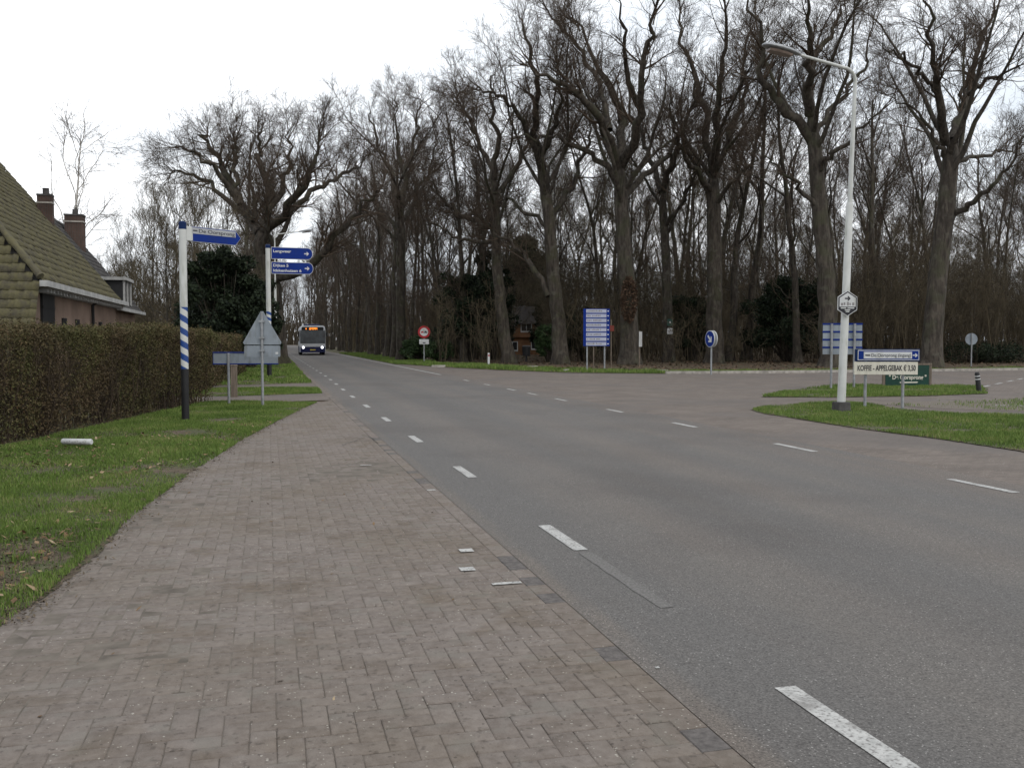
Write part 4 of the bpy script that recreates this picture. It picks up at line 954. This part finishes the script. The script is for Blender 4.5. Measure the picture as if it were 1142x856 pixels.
# second signpost
o = finger_post('farther white signpost with two blue direction boards for villages', gp(300.5, 420), 5.55, .10, (1.35, 2.75), .16)
for z, L, lines in ((4.95, 1.72, (('Langweer', .74, .22),)), (4.33, 1.74, (('Dijken 5', .62, .30), ('Idskenhuizen 6', 1.16, .09)))):
    b = arrow_board(o, .13, z, L, .5, .2, R(5), rnd=True, white=.018)
    for s, wd, dz in lines: text(s, A['board_white'], b, .2, z + dz + (.06 if len(lines) == 1 else 0), -.036, .115, wd, bold=.004)
    am = MB(); arrow(am, .13 + L - .26, z + .25, .2, -.0362, -.0345); am.build('arrow', A['board_white'], b)
# grey triangle seen from behind
gx, gy = gp(293, 453.5)
o = thing('warning_sign', 'grey back of a triangular warning sign with a plate below on one post', 'road sign', (gx, gy, 0), R(-10))
MB().tube([(0, 0, -.1), (0, 0, 2.2)], .032, 14).build('post', A['galv'], o, True)
MB().plate([(-.41, 1.44), (.41, 1.44), (.44, 1.49), (.03, 2.21), (-.03, 2.21), (-.44, 1.49)], .036, .05).build('triangle_panel', A['signback'], o, bevel=.004)
mb = MB()
for z in (1.6, 1.98, 1.3): mb.box((0, .0, z), (.12, .085, .04))
mb.build('clamp', A['galv'], o)
MB().plate(rect(-.41, .41, 1.16, 1.42, .03), .036, .05).build('sub_plate', A['signback'], o)
MB().plate(rect(.30, .36, 1.22, 1.27, .01), .031, .0355).build('sticker', A['board_white'], o)
# long low panel seen from behind
gx, gy = gp(257, 448.5)
o = thing('direction_board', 'long low grey board back with blue rims on a post beside the triangle sign', 'road sign', (gx, gy - .9, 0), R(-10))
MB().tube([(0, 0, -.1), (0, 0, 1.24)], .032, 14).build('post', A['galv'], o, True)
b = MB().plate(rect(-.36, 1.16, .99, 1.24), .04, .055).build('board', A['signback'], o)
MB().plate(rect(-.37, 1.17, 1.241, 1.265), .022, .065).plate(rect(-.37, 1.17, .965, .989), .022, .065).plate(rect(-.37, -.361, .99, 1.24), .03, .06).build('rim', A['blue'], b)
# pale gatepost at the driveway
gx, gy = gp(259, 447); o = thing('gatepost', 'pale weathered gatepost at the end of the long hedge', 'post', (gx, gy + 1.5, 0))
MB().box((0, 0, .42), (.17, .17, .86)).build('shaft', A['wood'], o, bevel=.01); MB().box((0, 0, .88), (.2, .2, .06), taper=.8).build('cap', A['wood'], o, bevel=.01)
# plastic tube lying in the grass
gx, gy = gp(86, 500)
o = thing('plastic_tube', 'white printed plastic tube lying in the grass before the hedge', 'tube', (gx, gy, .10), R(-24))
MB().tube([(-.23, 0, 0), (-.22, 0, 0), (.22, 0, 0), (.23, 0, 0)], [.036, .042, .042, .036], 18).build('shell', A['board_white'], o, True)
mb = MB()
for k in range(9): mb.box((-.17 + k * .042, -.043, .002 + .008 * ((k * 7) % 3 - 1)), (.026 - .006 * (k % 3), .002, .008))
mb.build('print', A['grey_ink'], o)

# street lamps
def street_lamp(label, loc, rz, H, arm, lean, k=1.0):
    o = thing('street_lamp', label, 'street lamp', (*loc, 0), rz)
    MB().box((0, 0, .10), (.30 * k, .30 * k, .24), taper=.92).build('foot', A['slate'], o, bevel=.02)
    hs = H * .60
    MB().tube([(0, 0, .15), (lean * .58, 0, hs), (lean * .585, 0, hs + .06)], [.090 * k, .074 * k, .055 * k], 20).build('lower_pole', A['white'], o, True)
    pts = [(lean * .585, 0, hs + .05), (lean * .95, 0, H - .35)]
    for a in range(0, 91, 15):
        pts.append((lean - .30 * (1 - math.cos(R(a))), 0, H - .35 + .30 * math.sin(R(a))))
    pts.append((lean - arm * .62, 0, H + .14)); MB().tube(pts, [.052 * k, .041 * k] + [.037 * k] * 7 + [.028 * k], 16).build('upper_pole', A['white'], o, True)
    hd = thing_part('luminaire', o); hd.location = (lean - arm * .60, 0, H + .14); hd.rotation_euler.y = R(9)
    n = 14; prof = [(0, .035, .03), (-.06, .06, .05), (-.25, .12, .07), (-.5, .155, .085), (-.72, .14, .075), (-.86, .09, .05), (-.90, .03, .02)]
    vs = []; fs = []
    for x, wy, hz in prof: vs += [(x, wy * math.cos(2 * PI * i / n), hz * math.sin(2 * PI * i / n) * (1.0 if math.sin(2 * PI * i / n) > 0 else .55)) for i in range(n)]
    for a in range(len(prof) - 1): fs += [(a * n + i, a * n + (i + 1) % n, (a + 1) * n + (i + 1) % n, (a + 1) * n + i) for i in range(n)]
    fs += [tuple(range(n - 1, -1, -1)), tuple(range((len(prof) - 1) * n, len(prof) * n))]
    me = bpy.data.meshes.new('housing'); me.from_pydata(vs, [], [f[::-1] for f in fs]); me.materials.append(A['galv']); 
    hd.data.materials.clear() if hd.data else None
    h = link('housing', me, hd)
    lens = [(-.22, .085), (-.40, .125), (-.6, .13), (-.76, .10)]
    mb = MB(); vs = [(x, y, -.058) for x, y in lens] + [(x, -y, -.058) for x, y in lens[::-1]] + [(x * .98 - .01, y * .8, -.10) for x, y in lens] + [(x * .98 - .01, -y * .8, -.10) for x, y in lens[::-1]]
    m = 8; mb.add(vs, [tuple(range(m)), tuple(range(2 * m - 1, m - 1, -1))] + [(i, i + m, (i + 1) % m + m, (i + 1) % m) for i in range(m)]); mb.build('lens', A['lens'], hd)
    return o
A['lens'] = mat('amber-grey lamp glass', two((.20, .155, .13), .2), 8, rough=.3)
def thing_part(name, parent):
    o = bpy.data.objects.new(name, None); C.objects.link(o); o.parent = parent; return o
lx, ly = gp(938, 459)
street_lamp('tall white street lamp in the grass island beside the cream coffee board', (lx, ly), 0, 7.38, 2.2, .22)
street_lamp('distant thin grey street lamp behind the second signpost', (.45, 58), PI + .25, 7.9, 2.4, .0, .9)
# hexagonal route sign on the lamp
q = at(945, 338, ly - .13)
o = thing('route_sign', 'small white hexagonal route sign clamped to the tall street lamp', 'sign', (q[0], ly - .13, q[2]), R(-8))
hx = [(-.205, -.135), (0, -.265), (.205, -.135), (.205, .125), (0, .255), (-.205, .125)]
b = MB().plate([(x * 1.06, z * 1.06) for x, z in hx], -.008, .012).build('plate', A['board_white'], o)
MB().plate(hx, -.011, -.0085).build('border', A['ink'], b)
MB().plate([(-.18, -.075), (.18, -.075), (.18, .112), (0, .225), (-.18, .112)], -.014, -.0115).build('face', A['board_white'], b)
am = MB(); arrow(am, 0, .10, .13, -.017, -.0145); am.build('arrow', A['ink'], b)
mb = MB()
for k, (x, wd) in enumerate(((-.15, .05), (-.09, .04), (-.02, .05), (.04, .03), (.10, .05))): mb.plate(rect(x, x + wd, -.05 + .006 * (k % 2), .005 + .01 * (k % 3)), -.0155, -.0145)
mb.build('faded_digits', A['grey_ink'], b)
mb = MB()
for x0, x1, z in ((-.15, -.03, -.115), (.0, .15, -.115), (-.06, .06, -.155), (-.04, .04, -.19)): mb.plate(rect(x0, x1, z, z + .022), -.0135, -.0115)
mb.build('caption', A['board_white'], b)
MB().box((-.02, .035, .0), (.05, .06, .5)).build('bracket', A['galv'], o)

# blue inn sign + cream coffee board
c0 = np.array(gp(987, 456.0)); rzs = R(-17)
o = thing('inn_sign', 'low blue inn arrow sign above a cream coffee and apple cake board on two posts', 'sign', (c0[0], c0[1], 0), rzs)
for s in (-.43, .40): MB().tube([(s, .05, -.1), (s, .05, 1.33)], .034, 14).build('post', A['galv'], o, True)
b = MB().plate(rect(-.69, .73, 1.075, 1.345), -.05, .014).build('blue_board', A['blue_dark'], o, bevel=.006)
MB().plate(rect(-.64, .71, 1.10, 1.325), -.056, -.0505).build('border', A['board_white'], b)
MB().plate(rect(-.625, .695, 1.115, 1.31), -.059, -.0565).build('face', A['blue'], b)
MB().plate(rect(-.51, .55, 1.135, 1.285), -.062, -.0595).build('name_strip', A['board_white'], b)
lg = MB(); logo(lg, -.49, 1.21, .07, -.0625); lg.build('logo', A['ink'], b)
text('De Oorsprong (ingang)', A['ink'], b, -.35, 1.175, -.0625, .075, .87)
am = MB(); arrow(am, .62, 1.21, .11, -.0645, -.0595); am.build('arrow', A['board_white'], b)
b = MB().plate(rect(-.71, .69, .775, 1.06), -.045, .014).build('coffee_board', A['cream'], o, bevel=.005)
text('KOFFIE - APPELGEBAK € 3,50', A['ink'], b, -.645, .865, -.0465, .125, 1.28, bold=.003)
# green board
c0 = np.array(gp(1012, 431))
o = thing('notice_board', 'dark green wooden board with white inn name standing behind the coffee board', 'sign', (c0[0], c0[1], 0), R(-17))
for s in (-.78, .74): MB().box((s, .02, .37), (.09, .07, .76)).build('post', A['wood'], o, bevel=.006)
b = MB().plate(rect(-.73, .69, .03, .72), -.02, .03).build('panel', A['green'], o)
MB().plate(rect(-.82, .78, .72, .775), -.03, .05).build('rail', A['wood'], o)
text('" De Oorsprong "', A['cream'], b, -.62, .25, -.022, .14, 1.22, bold=.006)
mb = MB().plate([(-.28, .14), (-.16, .08), (-.16, .115), (.30, .125), (.34, .155), (.30, .17), (-.16, .165), (-.16, .20)], -.024, -.0205); mb.build('arrow', A['cream'], b)
# grey panel-sign back
c0 = np.array(gp(939, 434))
o = thing('panel_sign', 'grey back of a four-row blue rimmed panel sign on two posts behind the street lamp', 'road sign', (c0[0], c0[1], 0), R(-20))
for s in (-.34, .36): MB().tube([(s, 0, -.1), (s, 0, 2.06)], .038, 14).build('post', A['galv'], o, True)
for k in range(4):
    b = MB().plate(rect(-.6, .6, 1.10 + k * .245, 1.10 + k * .245 + .19), .045, .06).build('panel', A['signback'], o)
    MB().plate(rect(-.61, .61, 1.10 + k * .245 + .191, 1.10 + k * .245 + .242), .03, .066).build('rim', A['blue'], b)
# directory board with eight rows
c0 = np.array(gp(665, 414)); zc = c0[0] * _sy + c0[1] * _cy; m_ = zc / F
o = thing('directory_board', 'tall blue and white directory board with eight rows on two thin posts', 'road sign', (c0[0], c0[1], 0), R(-9))
for s in (-.46, .42): MB().tube([(s, .05, -.1), (s, .05, 3.05)], .04, 12).build('post', A['galv'], o, True)
bw = .66; bh = 1.84; z0 = 1.25
b = MB().plate(rect(-bw, bw, z0, z0 + bh), -.03, .008).build('back_panel', A['blue'], o)
for k in range(8):
    z = z0 + .035 + k * bh / 8
    r_ = MB().plate(rect(-bw + .14, bw - .17, z - .008, z + bh / 8 - .068), -.036, -.0305).build('row_panel', A['row'], b)
    mb = MB(); x = -bw + .20; rr = random.Random(k * 3 + 1)
    while x < bw - .34 - .25 * rr.random():
        wl = rr.uniform(.035, .075); mb.plate(rect(x, x + wl, z + .045, z + .045 + rr.uniform(.05, .085)), -.0375, -.0362); x += wl + .022 + (.05 if rr.random() < .2 else 0)
    mb.build('lettering', A['grey_ink'], b)
    MB().plate(rect(bw - .12, bw - .05, z + .05, z + .10), -.036, -.0305).build('row_mark', A['board_white'], b)
# two thin stakes and red tag by the board
for px, py, h in ((662, 411.5, 1.2), (681.5, 412.5, 2.6)):
    x, y = gp(px, py); t = thing('stake', 'thin wooden stake standing under the directory board' if h < 2 else 'thin brown stake with a red tag beside the directory board', 'post', (x, y, 0))
    MB().tube([(0, 0, -.1), (0, .02, h)], .03, 8).build('shaft', A['wood'], t, True)
    if h > 2: MB().plate(rect(-.10, .13, 2.0, 2.3), -.05, -.031).build('tag', A['rust'], t)
# blue round arrow sign, double sided
x, y = gp(793, 418); o = thing('arrow_sign', 'round blue keep-right arrow sign on a single post by the far kerb', 'road sign', (x, y, 0), R(-83))
MB().tube([(0, 0, -.1), (0, 0, 1.95)], .04, 12).build('post', A['galv'], o, True)
b = MB().plate(disc(.37, 1.60), -.085, -.06).build('disc', A['board_white'], o); MB().plate(disc(.345, 1.60), -.089, -.0855).build('face', A['blue'], b)
am = MB(); arrow(am, 0, 0, .42, -.0925, -.0895); a_ = am.build('arrow', A['board_white'], b); a_.location = (0, 0, 1.60); a_.rotation_euler.y = R(45)
b2 = MB().plate(disc(.37, 1.60), .06, .085).build('disc', A['board_white'], o)
# round sign back, far right
x, y = gp(1083, 409); o = thing('round_sign', 'grey back of a small round sign on a thin post near the wood edge', 'road sign', (x, y, 0), R(-20))
MB().tube([(0, 0, -.1), (0, 0, 1.95)], .038, 12).build('post', A['galv'], o, True); MB().plate(disc(.34, 1.6), .045, .06).build('disc', A['signback'], o)
# no overtaking
x, y = gp(473, 405); o = thing('no_overtaking_sign', 'red and white round no-overtaking sign with small white plate below', 'road sign', (x, y, 0), R(-4))
MB().tube([(0, 0, -.1), (0, 0, 2.45)], .04, 12).build('post', A['galv'], o, True)
b = MB().plate(disc(.41, 2.08), -.07, -.05).build('disc', A['red'], o); MB().plate(disc(.27, 2.08), -.074, -.0705).build('face', A['board_white'], b)
for xx, mm in ((-.12, 'red'), (.10, 'ink')):
    MB().plate([(xx - .10, 2.03), (xx + .10, 2.03), (xx + .10, 2.09), (xx + .06, 2.09), (xx + .035, 2.14), (xx - .035, 2.14), (xx - .06, 2.09), (xx - .10, 2.09)], -.0775, -.0745).plate(disc(.028, 2.025, xx - .055, 10), -.0785, -.0745).plate(disc(.028, 2.025, xx + .055, 10), -.0785, -.0745).build('car_symbol', A[mm], b)
b = MB().plate(rect(-.32, .32, 1.27, 1.60), -.07, -.05).build('sub_plate', A['board_white'], o); MB().plate(rect(-.09, .09, 1.33, 1.40), -.073, -.0705).build('symbol', A['ink'], b)
# white marker post
x, y = gp(545, 408); o = thing('marker_post', 'short white reflector marker post in the grass by the junction corner', 'post', (x, y, 0))
MB().box((0, 0, .38), (.12, .12, .80), taper=.9).build('body', A['board_white'], o, bevel=.015); MB().plate(rect(-.04, .04, .58, .68), -.062, -.056).build('reflector', A['red'], o)
# side-on white board near the biggest oak
x, y = gp(713, 408); o = thing('edge_board', 'narrow white board seen edge-on beside the trunk of the biggest oak', 'sign', (x, y, 0), R(58))
MB().tube([(0, 0, -.1), (0, 0, 2.1)], .045, 12).build('post', A['wood'], o, True); MB().plate(rect(-.45, .45, 1.15, 2.05), -.08, -.05).build('panel', A['board_white'], o)
# nature plates on the kinked oak
bx, by = gp(745, 404)
for z, m, s, lab in ((2.75, 'green', .2, 'small green nature plate nailed to the kinked oak trunk'), (2.15, 'board_white', .18, 'small white notice below the green plate on the kinked oak')):
    o = thing('tree_plate', lab, 'sign', (bx - .15, by - .62, z), R(-18)); b = MB().plate(rect(-s, s, -s * 1.15, s * 1.15, .03), 0, .02).build('panel', A[m], o)
    if m == 'green': MB().plate([(-.06, -.04), (.06, -.06), (.04, .08), (-.02, .06)], -.004, -.0005).build('emblem', A['board_white'], b)
    else: MB().plate(rect(-.1, -.02, -.1, .08), -.004, -.0005).plate(rect(.02, .1, -.1, .08), -.004, -.0005).build('printing', A['grey_ink'], b)
    MB().box((0, .15, 0), (.05, .28, .05)).build('batten', A['wood'], o)
# burl of dead leaves on the biggest oak
bx, by = gp(702, 406); g = np.random.default_rng(77); n = 1500; d = unit(g.normal(0, 1, (n, 3))) * [.55, .55, 1.5] * (g.uniform(.5, 1, n) ** .5)[:, None]
V, q = leaf_cloud(d + [bx - .35, by - .75, 4.1], .09, g); o = mesh_np('leaf_cluster', V, q, A['rust_leaf']); tag(o, 'clump of rusty dead leaves hanging on the trunk of the biggest oak', 'leaf clump')
# white kerb stones at the corner
for i, (px, py, rz, L, lab) in enumerate(((489, 409.5, .1, .8, 'white kerb stone in the grass below the red round sign'), (594, 410.5, .05, .6, 'white kerb stone before the curved oak'), (632, 414.5, .9, .6, 'white kerb stone at the foot of the stout leaning oak'), (738, 415, -.8, .6, 'white kerb stone before the kinked oak'))):
    x, y = gp(px, py); o = MB().box((0, 0, .05), (L, .13, .16)).build('kerb_stone', A['kerb'], bevel=.02); o.location = (x, y, 0); o.rotation_euler.z = rz; tag(o, lab, 'kerb stone')
# dark bin before the garden of the orange house
x, y = gp(587, 404); o = thing('litter_bin', 'dark litter bin on a post before the orange house garden', 'bin', (x, y, 0))
MB().tube([(0, 0, .45), (0, 0, 1.1)], [.26, .3], 14).build('body', A['black'], o, True); MB().tube([(0, 0, -.1), (0, 0, .46)], .07, 10).build('post', A['black'], o, True); MB().tube([(0, 0, 1.1), (0, 0, 1.18)], [.33, .2], 14).build('lid', A['slate'], o, True)
# leaning bollard
x, y = gp(1092, 437); o = thing('bollard', 'black leaning bollard with pale bands at the tip of the grass island', 'bollard', (x, y, 0)); o.rotation_euler = (0, R(-9), 0)
MB().tube([(0, 0, -.08), (0, 0, .56), (0, 0, .60)], [.075, .07, .05], 16).build('shaft', A['black'], o, True)
MB().tube([(0, 0, .38), (0, 0, .41)], .0745, 16).tube([(0, 0, .47), (0, 0, .50)], .0735, 16).build('band', A['board_white'], o, True)

# ------------------------------------------------------------------ bus
A['bus_white'] = mat('bus white', two((.50, .52, .55), .05), 2, rough=.35, spec=.5)
A['bus_blue'] = mat('bus navy', two((.007, .010, .050), .1), 2, rough=.4, spec=.25)
A['bus_grey'] = mat('bus silver', two((.42, .43, .44), .06), 2, rough=.45)
A['glass'] = mat('bus glass', two((.026, .032, .036), .6), 1.6, rough=.12, spec=.45)
A['led'] = emit('orange led', (1.0, .26, .03), 2.2); A['lamp'] = emit('headlight', (.92, .95, 1.0), 2.2)
bx0, by0 = 4.35, 97.0
bus = thing('bus', 'city bus with lit headlights and orange destination display driving towards the junction', 'bus', (bx0, by0, 0), R(-1))
Wb, Hb, Lb = 2.55, 3.0, 12.0
def section(i):
    h = Wb / 2 - i; return [(-h, .32 + i), (h, .32 + i), (h, 2.6), (h - .06, 2.86 - i), (h - .25, Hb - i), (-h + .25, Hb - i), (-h + .06, 2.86 - i), (-h, 2.6)]
mb = MB(); rings = [(0.0, .10), (.12, .0), (Lb - .1, .0), (Lb, .08)]; vs = []; fs = []
for y, i in rings: vs += [(x, y, z) for x, z in section(i)]
for r in range(3): fs += [(r * 8 + k, r * 8 + (k + 1) % 8, (r + 1) * 8 + (k + 1) % 8, (r + 1) * 8 + k) for k in range(8)]
fs += [tuple(range(7, -1, -1)), tuple(range(24, 32))]
mb.add(vs, [f[::-1] for f in fs]); mb.build('body', A['bus_white'], bus)
MB().plate(rect(-1.22, 1.22, .30, .86, .06), -.035, .2).build('bumper', A['bus_blue'], bus)
MB().plate(rect(-1.13, 1.13, .865, 1.18), -.012, .1).build('front_panel', A['bus_grey'], bus)
MB().plate(rect(-1.235, 1.235, 1.19, 2.505, .05), -.02, .1).build('windscreen', A['glass'], bus)
MB().plate([(.15, 1.45), (.9, 1.5), (.75, 1.85), (.45, 2.1), (.2, 1.8)], -.0215, -.0202).build('reflection_film', A['bus_grey'], bus) if False else None
d = MB().plate(rect(-1.08, 1.08, 2.515, 2.84, .06), -.03, .1).build('display', A['black'], bus)
text('4', A['led'], d, -.72, 2.59, -.032, .19)
mb = MB(); rr = random.Random(4)
for r_ in range(5):
    for c_ in range(26):
        if rr.random() < .62: mb.plate(rect(-.33 + c_ * .031, -.33 + c_ * .031 + .025, 2.59 + r_ * .04, 2.59 + r_ * .04 + .03), -.034, -.0305)
mb.build('led_text', A['led'], d)
for s in (-.93, .93):
    MB().plate(disc(.125, .80, s, 16), -.055, -.036).build('headlight', A['lamp'], bus)
    MB().box((s * 1.46, -.18, 2.1), (.16, .12, .42)).box((s * 1.38, -.09, 2.45), (.05, .28, .05)).build('mirror', A['black'], bus, bevel=.02)
MB().plate(rect(-.26, .26, .50, .61), -.04, -.0355).build('number_plate', mat('plate yellow', two((.45, .35, .06), .05), 2), bus)
MB().plate(rect(-.1, .35, 1.3, 1.34), -.026, -.021).build('wiper', A['black'], bus)
for s in (-1, 1):
    MB().box((s * (Wb / 2 + .004), Lb / 2 + .1, 1.95), (.012, Lb - .7, 1.05)).build('side_window', A['glass'], bus)
    MB().box((s * (Wb / 2 + .004), Lb / 2 + .1, .62), (.012, Lb - .5, .5)).build('skirt', A['bus_blue'], bus)
    for y in (2.7, 8.8):
        a = MB().tube([(s * (Wb / 2 - .28), y, .5), (s * (Wb / 2 + .012), y, .5)], .5, 24).build('wheel', A['black'], bus, True); MB().tube([(s * (Wb / 2), y, .5), (s * (Wb / 2 + .02), y, .5)], .24, 16).build('rim', A['galv'], a, True)
MB().box((0, 3.2, Hb + .08), (1.6, 2.6, .18)).build('roof_unit', A['bus_blue'], bus, bevel=.05)
MB().plate(rect(-1.0, 1.0, 2.86, Hb - .02), -.008, .04).build('roof_lip', A['bus_white'], bus)
